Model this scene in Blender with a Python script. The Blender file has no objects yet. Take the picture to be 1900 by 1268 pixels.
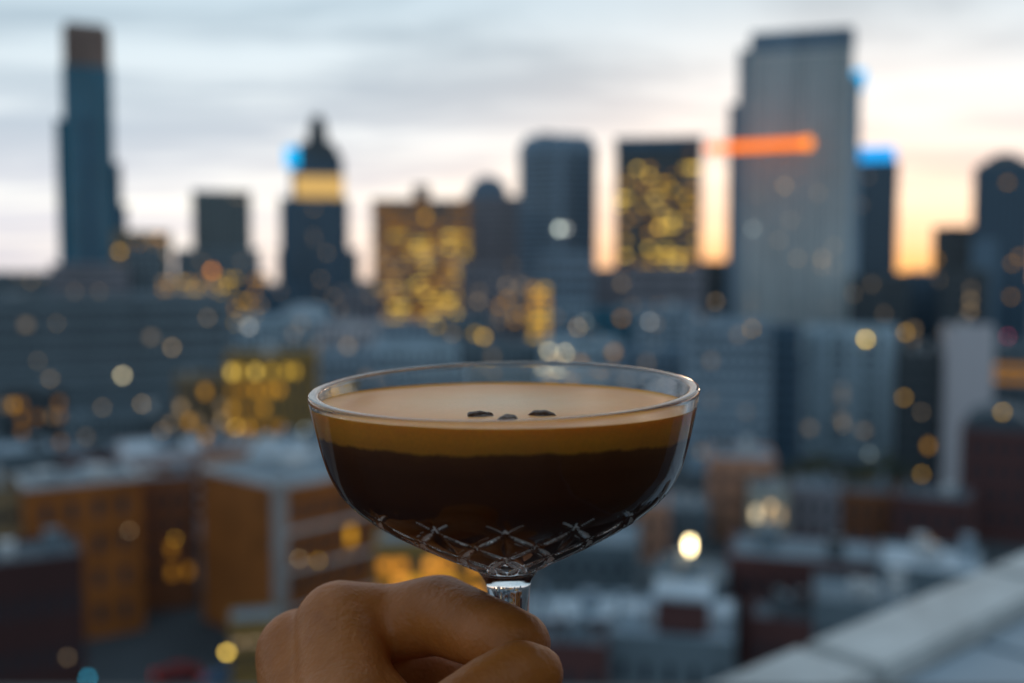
import bpy, bmesh, math, random
from mathutils import Vector, Matrix
R = math.radians
SC = bpy.context.scene
COL = SC.collection

# ------------------------------------------------------------------ camera
F35 = 35.0                     # lens, mm on a 36 mm wide sensor
FP = F35 / 36.0 * 1900.0       # focal length in photograph pixels
CAMH = 40.0                    # eye height above the street
HORIZON = 520.0
PITCH = math.atan((634.0 - HORIZON) / FP)
cam_d = bpy.data.cameras.new('camera')
cam_d.lens = F35
cam_d.sensor_width = 36.0
cam_d.clip_start = 0.01
cam_d.clip_end = 30000.0
cam_d.dof.use_dof = True
cam_d.dof.focus_distance = 0.236
cam_d.dof.aperture_fstop = 7.0
cam = bpy.data.objects.new('camera', cam_d)
COL.objects.link(cam)
cam.location = (0, 0, CAMH)
cam.rotation_euler = (math.pi / 2 - PITCH, 0, 0)
SC.camera = cam

# ------------------------------------------------------------------ sky and sun
SUN_AZ = 17.0                  # degrees to the right of straight ahead
SUN_EL = 2.5
w = bpy.data.worlds.new('World')
SC.world = w
w.use_nodes = True
nt = w.node_tree
for n in list(nt.nodes):
    nt.nodes.remove(n)


class NG:
    """small helper for node graphs"""
    def __init__(self, tree):
        self.t = tree

    def n(self, typ, **kw):
        nd = self.t.nodes.new(typ)
        for k, v in kw.items():
            setattr(nd, k, v)
        return nd

    def put(self, sock, v):
        if isinstance(v, bpy.types.NodeSocket):
            self.t.links.new(v, sock)
        elif v is not None:
            sock.default_value = v

    def math(self, op, a, b=None, c=None, clamp=False):
        nd = self.n('ShaderNodeMath', operation=op, use_clamp=clamp)
        self.put(nd.inputs[0], a)
        if b is not None:
            self.put(nd.inputs[1], b)
        if c is not None:
            self.put(nd.inputs[2], c)
        return nd.outputs[0]

    def mix(self, f, a, b, blend='MIX'):
        nd = self.n('ShaderNodeMix', data_type='RGBA', blend_type=blend)
        self.put(nd.inputs[0], f)
        self.put(nd.inputs[6], a)
        self.put(nd.inputs[7], b)
        return nd.outputs[2]

    def ramp(self, f, stops, interp='LINEAR'):
        nd = self.n('ShaderNodeValToRGB')
        r = nd.color_ramp
        r.interpolation = interp
        while len(r.elements) < len(stops):
            r.elements.new(0.5)
        for e, (p, c) in zip(r.elements, stops):
            e.position = p
            e.color = (c[0], c[1], c[2], 1)
        self.put(nd.inputs[0], f)
        return nd.outputs[0]

    def noise(self, vec, scale, detail=3, rough=0.5, dist=0.0):
        nd = self.n('ShaderNodeTexNoise')
        self.put(nd.inputs['Vector'], vec)
        nd.inputs['Scale'].default_value = scale
        nd.inputs['Detail'].default_value = detail
        nd.inputs['Roughness'].default_value = rough
        nd.inputs['Distortion'].default_value = dist
        return nd.outputs[0]


g = NG(nt)
tc = g.n('ShaderNodeTexCoord')
sep = g.n('ShaderNodeSeparateXYZ')
nt.links.new(tc.outputs['Generated'], sep.inputs[0])
dx, dy, dz = sep.outputs
el = g.math('MAXIMUM', dz, 0.0)
inv = g.math('DIVIDE', 1.0, g.math('ADD', el, 0.10))
cmb = g.n('ShaderNodeCombineXYZ')
g.put(cmb.inputs[0], g.math('MULTIPLY', g.math('MULTIPLY', dx, inv), 0.42))
g.put(cmb.inputs[1], g.math('MULTIPLY', g.math('MULTIPLY', dy, inv), 1.0))
n1 = g.noise(cmb.outputs[0], 1.7, 7, 0.62, 0.9)
cmb2 = g.n('ShaderNodeCombineXYZ')
g.put(cmb2.inputs[0], g.math('MULTIPLY', g.math('MULTIPLY', dx, inv), 0.16))
g.put(cmb2.inputs[1], g.math('ADD', g.math('MULTIPLY', dy, inv), 7.3))
n2 = g.noise(cmb2.outputs[0], 0.75, 3, 0.5, 0.3)
cl = g.math('ADD', g.math('MULTIPLY', n1, 0.55), g.math('MULTIPLY', n2, 0.45))
cl = g.ramp(cl, [(0.41, (0, 0, 0)), (0.61, (1, 1, 1))], 'EASE')
# lit breaks in the deck and the grey deck itself, by height above the horizon
light = g.ramp(el, [(0.0, (0.80, 0.71, 0.64)), (0.06, (0.78, 0.75, 0.70)), (0.14, (0.68, 0.71, 0.72)),
                    (0.26, (0.40, 0.49, 0.55)), (0.5, (0.43, 0.53, 0.60)), (1.0, (0.46, 0.57, 0.66))])
deck = g.ramp(el, [(0.0, (0.54, 0.50, 0.52)), (0.06, (0.56, 0.55, 0.59)), (0.14, (0.38, 0.43, 0.49)),
                   (0.26, (0.22, 0.30, 0.36)), (0.5, (0.29, 0.38, 0.45)), (1.0, (0.34, 0.44, 0.53))])
base = g.mix(cl, deck, light)
# after-glow low around the place where the sun went down
saz = R(SUN_AZ)
ca = g.math('ADD', g.math('MULTIPLY', dx, math.sin(saz)), g.math('MULTIPLY', dy, math.cos(saz)))
ca0 = g.math('MAXIMUM', ca, 0.0)
near = g.math('POWER', ca0, 14.0)
low = g.math('POWER', 2.718, g.math('MULTIPLY', el, -16.0))
warm = g.math('MULTIPLY', g.math('MULTIPLY', near, low), 1.15, clamp=True)
base = g.mix(warm, base, (0.84, 0.36, 0.05, 1))
mid = g.math('MULTIPLY', g.math('POWER', ca0, 5.0), g.math('POWER', 2.718, g.math('MULTIPLY', el, -9.0)))
base = g.mix(g.math('MULTIPLY', mid, 0.16, clamp=True), base, (0.84, 0.68, 0.46, 1))
# the half of the sky away from the sunset is already dim
dim = g.math('ADD', 0.72, g.math('MULTIPLY', g.math('POWER', g.math('ADD', g.math('MULTIPLY', ca, 0.5), 0.5), 2.2), 0.30))
dimc = g.n('ShaderNodeCombineColor')
for i, tint in enumerate((0.74, 0.97, 1.12)):
    # front stays neutral, the far side of the sky turns blue
    g.put(dimc.inputs[i], g.math('MULTIPLY', dim, g.math('ADD', tint, g.math('MULTIPLY', g.math('ADD', g.math('MULTIPLY', ca, 0.5), 0.5), 1.0 - tint))))
cloudy = g.mix(1.0, base, dimc.outputs[0], 'MULTIPLY')
sky = g.n('ShaderNodeTexSky', sky_type='NISHITA')
sky.sun_disc = False
sky.sun_elevation = R(SUN_EL)
sky.sun_rotation = R(SUN_AZ)
sky.air_density = 1.2
sky.dust_density = 2.0
bg1 = g.n('ShaderNodeBackground')
nt.links.new(sky.outputs[0], bg1.inputs[0])
bg1.inputs[1].default_value = 0.012
bg2 = g.n('ShaderNodeBackground')
nt.links.new(cloudy, bg2.inputs[0])
bg2.inputs[1].default_value = 1.33
add = g.n('ShaderNodeAddShader')
nt.links.new(bg1.outputs[0], add.inputs[0])
nt.links.new(bg2.outputs[0], add.inputs[1])
wo = g.n('ShaderNodeOutputWorld')
nt.links.new(add.outputs[0], wo.inputs[0])
w.cycles.sampling_method = 'MANUAL'
w.cycles.sample_map_resolution = 1024

sun_d = bpy.data.lights.new('sun', 'SUN')
sun_d.energy = 0.6
sun_d.angle = R(12)
sun_d.color = (1.0, 0.72, 0.48)
sun = bpy.data.objects.new('sun', sun_d)
COL.objects.link(sun)
sdir = Vector((math.sin(saz) * math.cos(R(SUN_EL)), math.cos(saz) * math.cos(R(SUN_EL)), math.sin(R(SUN_EL))))
sun.rotation_euler = sdir.to_track_quat('Z', 'Y').to_euler()

# ------------------------------------------------------------------ render settings
SC.view_settings.view_transform = 'Standard'
SC.view_settings.look = 'None'
SC.view_settings.exposure = 0.22
SC.view_settings.gamma = 1.0
SC.view_settings.use_curve_mapping = False
SC.render.engine = 'CYCLES'
SC.cycles.use_adaptive_sampling = False
SC.cycles.use_denoising = True
try:
    SC.cycles.denoiser = 'OPENIMAGEDENOISE'
    SC.cycles.denoising_prefilter = 'ACCURATE'
except Exception:
    pass
SC.cycles.max_bounces = 14
SC.cycles.diffuse_bounces = 3
SC.cycles.glossy_bounces = 6
SC.cycles.transmission_bounces = 14
SC.cycles.caustics_reflective = False
SC.cycles.caustics_refractive = True
SC.cycles.sample_clamp_indirect = 3.0
SC.cycles.blur_glossy = 0.3


# ------------------------------------------------------------------ helpers
def ray(px, py):
    """direction through a photograph pixel, forward component 1"""
    x = (px - 950.0) / FP
    y = -(py - 634.0) / FP
    c, s = math.cos(PITCH), math.sin(PITCH)
    return Vector((x, c + y * s, -s + y * c))


def P(px, py, d):
    """point at depth d along the optical axis"""
    return Vector((0, 0, CAMH)) + ray(px, py) * d


def at(px, py, Y):
    """point where a pixel's ray crosses the vertical plane y = Y"""
    r = ray(px, py)
    return Vector((0, 0, CAMH)) + r * (Y / r.y)


def atz(px, py, z):
    r = ray(px, py)
    return Vector((0, 0, CAMH)) + r * ((z - CAMH) / r.z)


class MB:
    def __init__(self):
        self.v, self.f = [], []

    def box(self, x0, x1, y0, y1, z0, z1):
        b = len(self.v)
        self.v += [(x0, y0, z0), (x1, y0, z0), (x1, y1, z0), (x0, y1, z0),
                   (x0, y0, z1), (x1, y0, z1), (x1, y1, z1), (x0, y1, z1)]
        self.f += [(b, b + 3, b + 2, b + 1), (b + 4, b + 5, b + 6, b + 7), (b, b + 1, b + 5, b + 4),
                   (b + 1, b + 2, b + 6, b + 5), (b + 2, b + 3, b + 7, b + 6), (b + 3, b, b + 4, b + 7)]
        return self

    def prism(self, pts, z0, z1, top=None):
        """vertical prism over a counter-clockwise outline; top = shrunken outline scale"""
        b = len(self.v)
        n = len(pts)
        cx = sum(p[0] for p in pts) / n
        cy = sum(p[1] for p in pts) / n
        s = 1.0 if top is None else top
        self.v += [(p[0], p[1], z0) for p in pts]
        self.v += [(cx + (p[0] - cx) * s, cy + (p[1] - cy) * s, z1) for p in pts]
        self.f.append(tuple(b + i for i in reversed(range(n))))
        self.f.append(tuple(b + n + i for i in range(n)))
        for i in range(n):
            j = (i + 1) % n
            self.f.append((b + i, b + j, b + n + j, b + n + i))
        return self

    def lathe(self, prof, seg=24, cx=0, cy=0):
        b = len(self.v)
        for (r, z) in prof:
            for i in range(seg):
                a = 2 * math.pi * i / seg
                self.v.append((cx + r * math.cos(a), cy + r * math.sin(a), z))
        for k in range(len(prof) - 1):
            for i in range(seg):
                j = (i + 1) % seg
                self.f.append((b + k * seg + i, b + k * seg + j, b + (k + 1) * seg + j, b + (k + 1) * seg + i))
        return self

    def tube(self, a, c, r0, r1=None, seg=8):
        r1 = r0 if r1 is None else r1
        a, c = Vector(a), Vector(c)
        q = (c - a).to_track_quat('Z', 'Y')
        b = len(self.v)
        for p, r in ((a, r0), (c, r1)):
            for i in range(seg):
                t = 2 * math.pi * i / seg
                self.v.append(tuple(p + q @ Vector((r * math.cos(t), r * math.sin(t), 0))))
        for i in range(seg):
            j = (i + 1) % seg
            self.f.append((b + i, b + j, b + seg + j, b + seg + i))
        self.f.append(tuple(b + i for i in reversed(range(seg))))
        self.f.append(tuple(b + seg + i for i in range(seg)))
        return self

    def mesh(self, name, mat, smooth=False):
        m = bpy.data.meshes.new(name)
        m.from_pydata(self.v, [], self.f)
        if mat:
            m.materials.append(mat)
        if smooth:
            m.polygons.foreach_set('use_smooth', [True] * len(m.polygons))
        m.update()
        return m

    def build(self, name, mat, parent=None, smooth=False, kind=None):
        return link(name, self.mesh(name, mat, smooth), parent, kind)


def link(name, mesh, parent=None, kind=None):
    o = bpy.data.objects.new(name, mesh)
    COL.objects.link(o)
    if parent is not None:
        o.parent = parent
    if kind:
        o['kind'] = kind
    return o


def tag(o, label, cat, group=None, kind=None):
    if label:
        o['label'] = label
    if cat:
        o['category'] = cat
    if group:
        o['group'] = group
    if kind:
        o['kind'] = kind
    return o


def empty(name, loc=(0, 0, 0), rz=0.0):
    o = bpy.data.objects.new(name, None)
    o.empty_display_size = 0.1
    COL.objects.link(o)
    o.location = loc
    o.rotation_euler = (0, 0, rz)
    return o


# ------------------------------------------------------------------ materials
MATS = {}


def pmat(name, col, rough=0.7, spec=0.4, var=0.12, scale=0.3, metal=0.0, bump=0.0, bscale=None, streak=False):
    """principled surface with a little tonal wear so that nothing is one flat colour"""
    if name in MATS:
        return MATS[name]
    m = bpy.data.materials.new(name)
    m.use_nodes = True
    t = m.node_tree
    b = t.nodes['Principled BSDF']
    q = NG(t)
    tcn = q.n('ShaderNodeTexCoord')
    vec = tcn.outputs['Object']
    if streak:
        mp = q.n('ShaderNodeMapping')
        t.links.new(vec, mp.inputs[0])
        mp.inputs['Scale'].default_value = (1, 1, 0.12)
        vec = mp.outputs[0]
    f = q.noise(vec, scale, 5, 0.6, 0.4)
    lo = tuple(max(0.0, c * (1 - var * 2)) for c in col)
    hi = tuple(min(1.0, c * (1 + var * 2)) for c in col)
    c = q.ramp(f, [(0.28, lo), (0.72, hi)])
    t.links.new(c, b.inputs['Base Color'])
    b.inputs['Roughness'].default_value = rough
    b.inputs['Specular IOR Level'].default_value = spec
    b.inputs['Metallic'].default_value = metal
    if bump:
        bn = q.n('ShaderNodeBump')
        bn.inputs['Strength'].default_value = bump
        bn.inputs['Distance'].default_value = 0.02
        t.links.new(q.noise(vec, bscale or scale * 6, 4), bn.inputs['Height'])
        t.links.new(bn.outputs[0], b.inputs['Normal'])
    MATS[name] = m
    return m


def emat(name, col, strength):
    if name in MATS:
        return MATS[name]
    m = bpy.data.materials.new(name)
    m.use_nodes = True
    t = m.node_tree
    t.nodes.remove(t.nodes['Principled BSDF'])
    e = t.nodes.new('ShaderNodeEmission')
    e.inputs[0].default_value = (*col, 1)
    e.inputs[1].default_value = strength
    t.links.new(e.outputs[0], t.nodes['Material Output'].inputs[0])
    m.cycles.emission_sampling = 'NONE'
    MATS[name] = m
    return m


GLASSWIN = pmat('window_glass', (0.035, 0.045, 0.055), 0.12, 0.6, 0.25, 0.2)
ROOFS = {
    'pale': pmat('roof_pale', (0.26, 0.30, 0.34), 0.6, 0.3, 0.18, 0.12),
    'grey': pmat('roof_grey', (0.17, 0.20, 0.225), 0.7, 0.3, 0.2, 0.12),
    'dark': pmat('roof_dark', (0.07, 0.085, 0.10), 0.7, 0.3, 0.2, 0.12),
    'white': pmat('roof_white', (0.46, 0.50, 0.54), 0.5, 0.3, 0.12, 0.12),
}
TRIM = pmat('trim_pale', (0.50, 0.47, 0.46), 0.6)
STEEL = pmat('steel_dark', (0.08, 0.085, 0.09), 0.5, 0.5)
WALLC = {
    'teal': (0.03, 0.15, 0.215), 'copper': (0.24, 0.15, 0.12), 'olive': (0.15, 0.165, 0.165), 'navy': (0.075, 0.125, 0.175),
    'slate': (0.18, 0.24, 0.3), 'slate2': (0.25, 0.3, 0.36), 'brown': (0.30, 0.18, 0.13), 'mauve': (0.27, 0.23, 0.245),
    'black': (0.075, 0.08, 0.085), 'grey': (0.64, 0.61, 0.57), 'steel': (0.31, 0.365, 0.42), 'slab': (0.165, 0.195, 0.215),
    'pink': (0.62, 0.53, 0.53), 'cream': (0.50, 0.42, 0.33), 'brick': (0.36, 0.14, 0.045), 'brick2': (0.55, 0.25, 0.15),
    'maroon': (0.12, 0.045, 0.04), 'rust': (0.25, 0.085, 0.035), 'paleblue': (0.46, 0.53, 0.58), 'white': (0.62, 0.62, 0.62),
    'oxblood': (0.06, 0.022, 0.02), 'tan': (0.30, 0.19, 0.10), 'ochre': (0.33, 0.18, 0.05),
}


def wall(c):
    return pmat('wall_' + c, WALLC[c], 0.75, 0.3, 0.14, 0.08, streak=True)


LIT = {
    'gold': emat('lit_gold', (1.0, 0.60, 0.07), 0.9),
    'gold2': emat('lit_gold_deep', (1.0, 0.47, 0.04), 0.75),
    'amber': emat('lit_amber', (1.0, 0.40, 0.05), 1.1),
    'cream': emat('lit_cream', (1.0, 0.82, 0.52), 1.3),
    'tan': emat('lit_tan', (1.0, 0.68, 0.36), 0.55),
    'bright': emat('lit_bright', (1.0, 0.66, 0.12), 1.7),
    'ochre': emat('lit_ochre', (1.0, 0.42, 0.04), 0.30),
    'glow': emat('lit_glow', (1.0, 0.38, 0.04), 0.75),
    'dim': emat('lit_dim', (1.0, 0.72, 0.45), 0.28),
}

# ------------------------------------------------------------------ the ground
mb = MB()
mb.prism([(9000 * math.cos(2 * math.pi * i / 96), 9000 * math.sin(2 * math.pi * i / 96)) for i in range(96)], -0.5, 0.0)
tag(mb.build('ground', pmat('ground_asphalt', (0.06, 0.065, 0.07), 0.85, 0.2, 0.3, 0.02)), None, None, kind='structure')

rng = random.Random(11)


# ------------------------------------------------------------------ buildings
def frame_of(x0, x1, ytop, D, turn=0.0):
    """width, height, front-centre and yaw of a building whose front shows between two pixel columns"""
    if D >= 450:                           # the bright sky eats into the blurred outlines
        x0, x1, ytop = x0 - 6, x1 + 6, ytop - 8
    a, b = at(x0, ytop, D), at(x1, ytop, D)
    c = (a + b) / 2
    yaw = -math.atan2(c.x, c.y) + R(turn)
    wid = (b.x - a.x) * math.cos(math.atan2(c.x, c.y))
    return wid, c.z, Vector((c.x, D, 0)), yaw


def windows(root, face, u0, u1, z0, z1, off, nu, nz, fw=0.62, fh=0.55, lit=None, single=True, proud=0.06,
            glass=None, litcap=90):
    """grid of panes on one face of a building. face: 'front','left','right'. lit(i,j)->key or None"""
    du = (u1 - u0) / nu
    dzz = (z1 - z0) / nz
    ww, hh = du * fw, dzz * fh

    def quad(m, u, z, t):
        if face == 'front':
            m.box(u - ww / 2, u + ww / 2, off - t, off + 0.02, z - hh / 2, z + hh / 2)
        elif face == 'left':
            m.box(off - t, off + 0.02, u - ww / 2, u + ww / 2, z - hh / 2, z + hh / 2)
        else:
            m.box(off - 0.02, off + t, u - ww / 2, u + ww / 2, z - hh / 2, z + hh / 2)
    proto = {}
    joint = MB()
    nl = 0
    for j in range(nz):
        for i in range(nu):
            u = u0 + du * (i + 0.5)
            z = z0 + dzz * (j + 0.5)
            k = lit(i, j) if lit else None
            if k and nl < litcap:
                nl += 1
                name, mt = 'lit_window', LIT[k]
            elif single:
                name, mt, k = 'window', glass or GLASSWIN, 'dark'
            else:
                quad(joint, u, z, proud)
                continue
            if k not in proto:
                m = MB()
                quad(m, 0, 0, proud)
                proto[k] = m.mesh(name, mt)
            o = link(name, proto[k], root)
            o.location = (u, 0, z) if face == 'front' else (0, u, z)
    if joint.v:
        joint.build('window_glass', glass or GLASSWIN, root, kind='stuff')


def shell(root, w, d, h, wallm, roofm, parapet=0.6, floors=0, band=None, name='wall', units=0, r=None):
    """box body with its front at local y = 0, roof sheet inside a parapet, floor bands, roof plant"""
    r = r or rng
    MB().box(-w / 2, w / 2, 0, d, 0, h).build(name, wallm, root)
    t = min(0.35, w * 0.03)
    if parapet:
        p = MB()
        p.box(-w / 2, w / 2, 0, t, h, h + parapet).box(-w / 2, w / 2, d - t, d, h, h + parapet)
        p.box(-w / 2, -w / 2 + t, t, d - t, h, h + parapet).box(w / 2 - t, w / 2, t, d - t, h, h + parapet)
        p.build('parapet', band or wallm, root)
    MB().box(-w / 2 + t, w / 2 - t, t, d - t, h, h + 0.08).build('roof', roofm, root)
    for k in range(units):
        uw, ud, uh = r.uniform(.06, .16) * w, r.uniform(.1, .25) * d, r.uniform(1.0, 2.6)
        ux, uy = r.uniform(-.36, .36) * w, r.uniform(.3, .75) * d
        MB().box(ux - uw / 2, ux + uw / 2, uy - ud / 2, uy + ud / 2, h + .08, h + uh).build(
            'roof_unit', r.choice([TRIM, ROOFS['pale'], ROOFS['grey'], STEEL]), root)
    if floors:
        m = MB()
        fh = h / floors
        for k in range(1, floors):
            z = k * fh
            m.box(-w / 2 - .12, w / 2 + .12, -.12, d + .12, z - fh * .11, z + fh * .11)
        m.build('floor_band', band or wallm, root, kind='stuff')


def tower(name, label, x0, x1, ytop, D, dep, wc, roof='dark', turn=0, nu=10, nz=30, lit=None, fw=.62, fh=.55, cat='tower',
          group=None, single=False, floors=0, side=True, parapet=1.0, band=None, z0=3, units=2, glass=None, litcap=90):
    wd, h, c, yaw = frame_of(x0, x1, ytop, D, turn)
    root = tag(empty(name, c, yaw), label, cat, group)
    root['w'], root['h'], root['d'] = wd, h, dep
    shell(root, wd, dep, h - parapet, wall(wc), ROOFS[roof], parapet, floors, band, units=units)
    if nu:
        windows(root, 'front', -wd / 2 * .95, wd / 2 * .95, z0, h - max(1.5, h * .03), 0, nu, nz, fw, fh, lit, single, glass=glass,
                litcap=litcap)
        if side:
            ns = max(1, int(nu * dep / wd))
            for f, o in (('left', -wd / 2), ('right', wd / 2)):
                windows(root, f, dep * .04, dep * .96, z0, h - max(1.5, h * .03), o, ns, nz, fw, fh, None, False, glass=glass)
    return root


def some(p, keys=('gold', 'gold2', 'tan'), seed=0, rows=None, cols=None):
    q = random.Random(seed)

    def f(i, j):
        if rows and not (rows[0] <= j <= rows[1]):
            return None
        if cols and not (cols[0] <= i <= cols[1]):
            return None
        return q.choice(keys) if q.random() < p else None
    return f


# ---- skyline, left to right
# A: the tall slender tower with copper crown
wd, h, c, yaw = frame_of(118, 200, 50, 1150)
A = tag(empty('skyscraper', c, yaw), 'tallest slender teal glass tower with copper coloured crown, far left', 'skyscraper')
pxm = 1150 / FP
BLUEGL = pmat('window_blue', (0.03, 0.10, 0.15), 0.10, 0.8, 0.3, 0.03)
hc = (520 - 130) * pxm + CAMH
MB().box(-wd / 2, wd / 2, 0, 44, 0, hc).build('shaft', wall('teal'), A)
m = MB()
ch = wd * .12
out = [(-wd / 2 + 1.5 + ch, 1.5), (wd / 2 - 1.5 - ch, 1.5), (wd / 2 - 1.5, 1.5 + ch), (wd / 2 - 1.5, 42 - ch),
       (wd / 2 - 1.5 - ch, 42), (-wd / 2 + 1.5 + ch, 42), (-wd / 2 + 1.5, 42 - ch), (-wd / 2 + 1.5, 1.5 + ch)]
m.prism(out, hc, h - 7).prism(out, h - 7, h, .88)
m.build('crown', wall('copper'), A)
hl = (528 - 235) * pxm + CAMH
hr = (528 - 310) * pxm + CAMH
MB().box(-wd / 2 - 8, -wd / 2, 4, 40, 0, hl).build('side_wing', wall('teal'), A)
MB().box(wd / 2, wd / 2 + 7.5, 4, 40, 0, hr).box(wd / 2 + 7.5, wd / 2 + 13, 6, 38, 0, hr - 48).build('side_wing', wall('navy'), A)
windows(A, 'front', -wd / 2 * .92, wd / 2 * .92, 6, hc - 4, 0, 9, 62, .8, .6, None, False, glass=BLUEGL)
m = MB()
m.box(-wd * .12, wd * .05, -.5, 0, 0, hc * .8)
m.build('dark_strip', wall('navy'), A)  # narrow navy strip standing slightly proud of the front face

# B: low orange-lit buildings beside it
tower('office_block', 'low block with orange lit upper floors just right of the teal skyscraper', 215, 312, 437, 900, 30, 'tan', 'grey',
      nu=8, nz=12, lit=some(.55, ('amber', 'gold2', 'tan'), 3, (7, 11), (3, 7)), single=False)
tower('office_block', 'narrow dark block standing in front of the orange lit low block', 238, 300, 462, 860, 22, 'slab', 'dark', nu=5, nz=9)
# C: dark square block
Cb = tower('office_tower', 'square olive grey tower with flat roof between the skyscraper and spire tower', 362, 460, 362, 950, 45, 'olive', 'dark',
           nu=10, nz=24, lit=some(.02, ('dim',), 4), fw=.7)
tower('office_block', 'dark podium block at the foot of the square olive tower', 330, 478, 470, 930, 18, 'slab', 'dark', nu=12, nz=10,
      lit=some(.05, ('dim',), 5))
# D: tower with a spire
wd, h, c, yaw = frame_of(545, 631, 292, 1000)
pxm = 1000 / FP
Dt = tag(empty('spire_tower', c, yaw), 'dark stepped tower with stubby spire and glowing golden band under its top', 'tower')
z_at = lambda y, D=1000: (HORIZON + 7 - y) * D / FP + CAMH
MB().box(-wd / 2, wd / 2, 0, 40, z_at(376), z_at(305)).build('upper_shaft', wall('navy'), Dt)
w2 = 122 * pxm
MB().box(-w2 / 2 - 4, w2 / 2 - 2.5, -3, 44, 0, z_at(376)).build('lower_shaft', wall('navy'), Dt)
m = MB()
sq = [(-wd / 2, 0), (wd / 2, 0), (wd / 2, 40), (-wd / 2, 40)]
m.prism(sq, z_at(305), z_at(272), .62)
m.build('roof', wall('black'), Dt)
m = MB().lathe([(10.5, z_at(276)), (9.5, z_at(245)), (8.0, z_at(238)), (7.0, z_at(224)), (1.2, z_at(221)), (.5, z_at(212))], 12, 1, 20)
m.build('spire', wall('black'), Dt, smooth=False)
MB().box(-wd / 2 * .86, wd / 2 + .4, -.9, 4, z_at(384), z_at(336)).build('glowing_band', emat('lit_band', (1.0, .62, .20), .62), Dt)
windows(Dt, 'front', -w2 / 2 * .95, w2 / 2 * .9, 4, z_at(384), -3, 10, 26, .6, .55, some(.10, ('dim', 'tan', 'dim'), 6, None, (4, 8)), False)
windows(Dt, 'front', -wd / 2 * .93, wd / 2 * .93, z_at(334), z_at(308), 0, 9, 4, .6, .55, None, False)
MB().box(-w2 / 2 - 4 - 3, w2 / 2 + 8, 6, 46, 0, z_at(470)).build('podium', wall('slab'), Dt)

# E: brown building with gold windows
E = tower('hotel_block', 'broad brown building with rows of golden lit windows left of centre', 696, 868, 378, 700, 40, 'brown', 'grey',
          nu=12, nz=22, lit=lambda i, j, q=random.Random(7): (q.choice(('gold', 'gold', 'gold2', 'ochre', 'tan', 'bright')) if (2 <= j <= 16 and q.random() < .42 + .35 * math.sin(i * 1.1 + 2.1 * math.sin(j * .9)) * math.cos(j * 1.7) + (.25 if j < 8 else .05)) else ('ochre' if q.random() < .35 else None)), fw=.9, fh=.46, litcap=230, units=0)
MB().box(-6, 6, 12, 26, E['h'], E['h'] + 11).build('plant_room', wall('brown'), E)
MB().box(-E['w'] / 2 - .5, E['w'] / 2 + .5, -.6, 40.5, E['h'] - 3.2, E['h'] - 1.6).build('cornice', wall('copper'), E)
# F: rounded-top building
wd, h, c, yaw = frame_of(866, 968, 372, 820)
Fb = tag(empty('domed_tower', c, yaw), 'mauve tower with rounded barrel top between the brown building and slate tower', 'tower')
MB().box(-wd / 2, wd / 2, 0, 34, 0, h).build('wall', wall('mauve'), Fb)
m = MB()
rr = 16.5
pts = [(rr * math.cos(math.pi * i / 20), rr * math.sin(math.pi * i / 20)) for i in range(21)]
b0 = len(m.v)
for yy in (1, 33):
    m.v += [(-5 + p[0], yy, h + p[1]) for p in pts]
n_ = len(pts)
for i in range(n_ - 1):
    m.f.append((i, i + 1, n_ + i + 1, n_ + i))
m.f += [tuple(reversed(range(n_))), tuple(n_ + i for i in range(n_))]
m.build('barrel_roof', wall('slate'), Fb)
windows(Fb, 'front', -wd / 2 * .9, wd / 2 * .9, 3, h - 3, 0, 9, 22, .6, .5, some(.03, ('dim',), 8), False)
# G: octagonal slate tower
wd, h, c, yaw = frame_of(967, 1103, 275, 760)
G = tag(empty('slate_tower', c, yaw), 'slate blue faceted tower with chamfered top, directly above the glass', 'tower')
hw = wd / 2
fa = [(-hw, 12), (2, 0), (hw, 10), (hw, 34), (0, 44), (-hw, 34)]
m = MB().prism(fa, 0, h)
m.build('wall', wall('slate2'), G)
m = MB().prism([(x * .97, 20 + (y - 20) * .97) for x, y in fa], h, h + 8, .80)
m.build('roof', wall('slate'), G)
MB().box(-16, -4, 16, 28, h + 4, h + 10.5).build('plant_room', STEEL, G)
m = MB()
for k in range(30):
    z = 6 + k * (h - 10) / 30
    for (p, q) in ((fa[0], fa[1]), (fa[1], fa[2])):
        d_ = Vector((q[0] - p[0], q[1] - p[1]))
        nrm = Vector((d_.y, -d_.x)).normalized() * .12
        b0 = len(m.v)
        for e in (.05, .95):
            x, y = p[0] + d_.x * e + nrm.x, p[1] + d_.y * e + nrm.y
            m.v += [(x, y, z), (x, y, z + 1.7)]
        m.f.append((b0, b0 + 2, b0 + 3, b0 + 1))
m.build('window_glass', GLASSWIN, G, kind='stuff')
# H: dark tower with gold windows
Ht = tower('dark_tower', 'dark flat topped tower with amber lit office windows beside the slate tower', 1147, 1297, 262, 720, 44, 'black', 'dark',
           nu=14, nz=26, lit=lambda i, j, q=random.Random(21): (q.choice(('gold', 'gold2', 'dim', 'ochre', 'bright')) if q.random() < (.46 if 7 <= j <= 22 else .05) else None),
           fw=.9, fh=.46, litcap=130)
MB().box(-Ht['w'] / 2 - .4, Ht['w'] / 2 + .4, -.4, 44.4, Ht['h'] - 9, Ht['h'] - .3).build('roof_band', wall('navy'), Ht)
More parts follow.
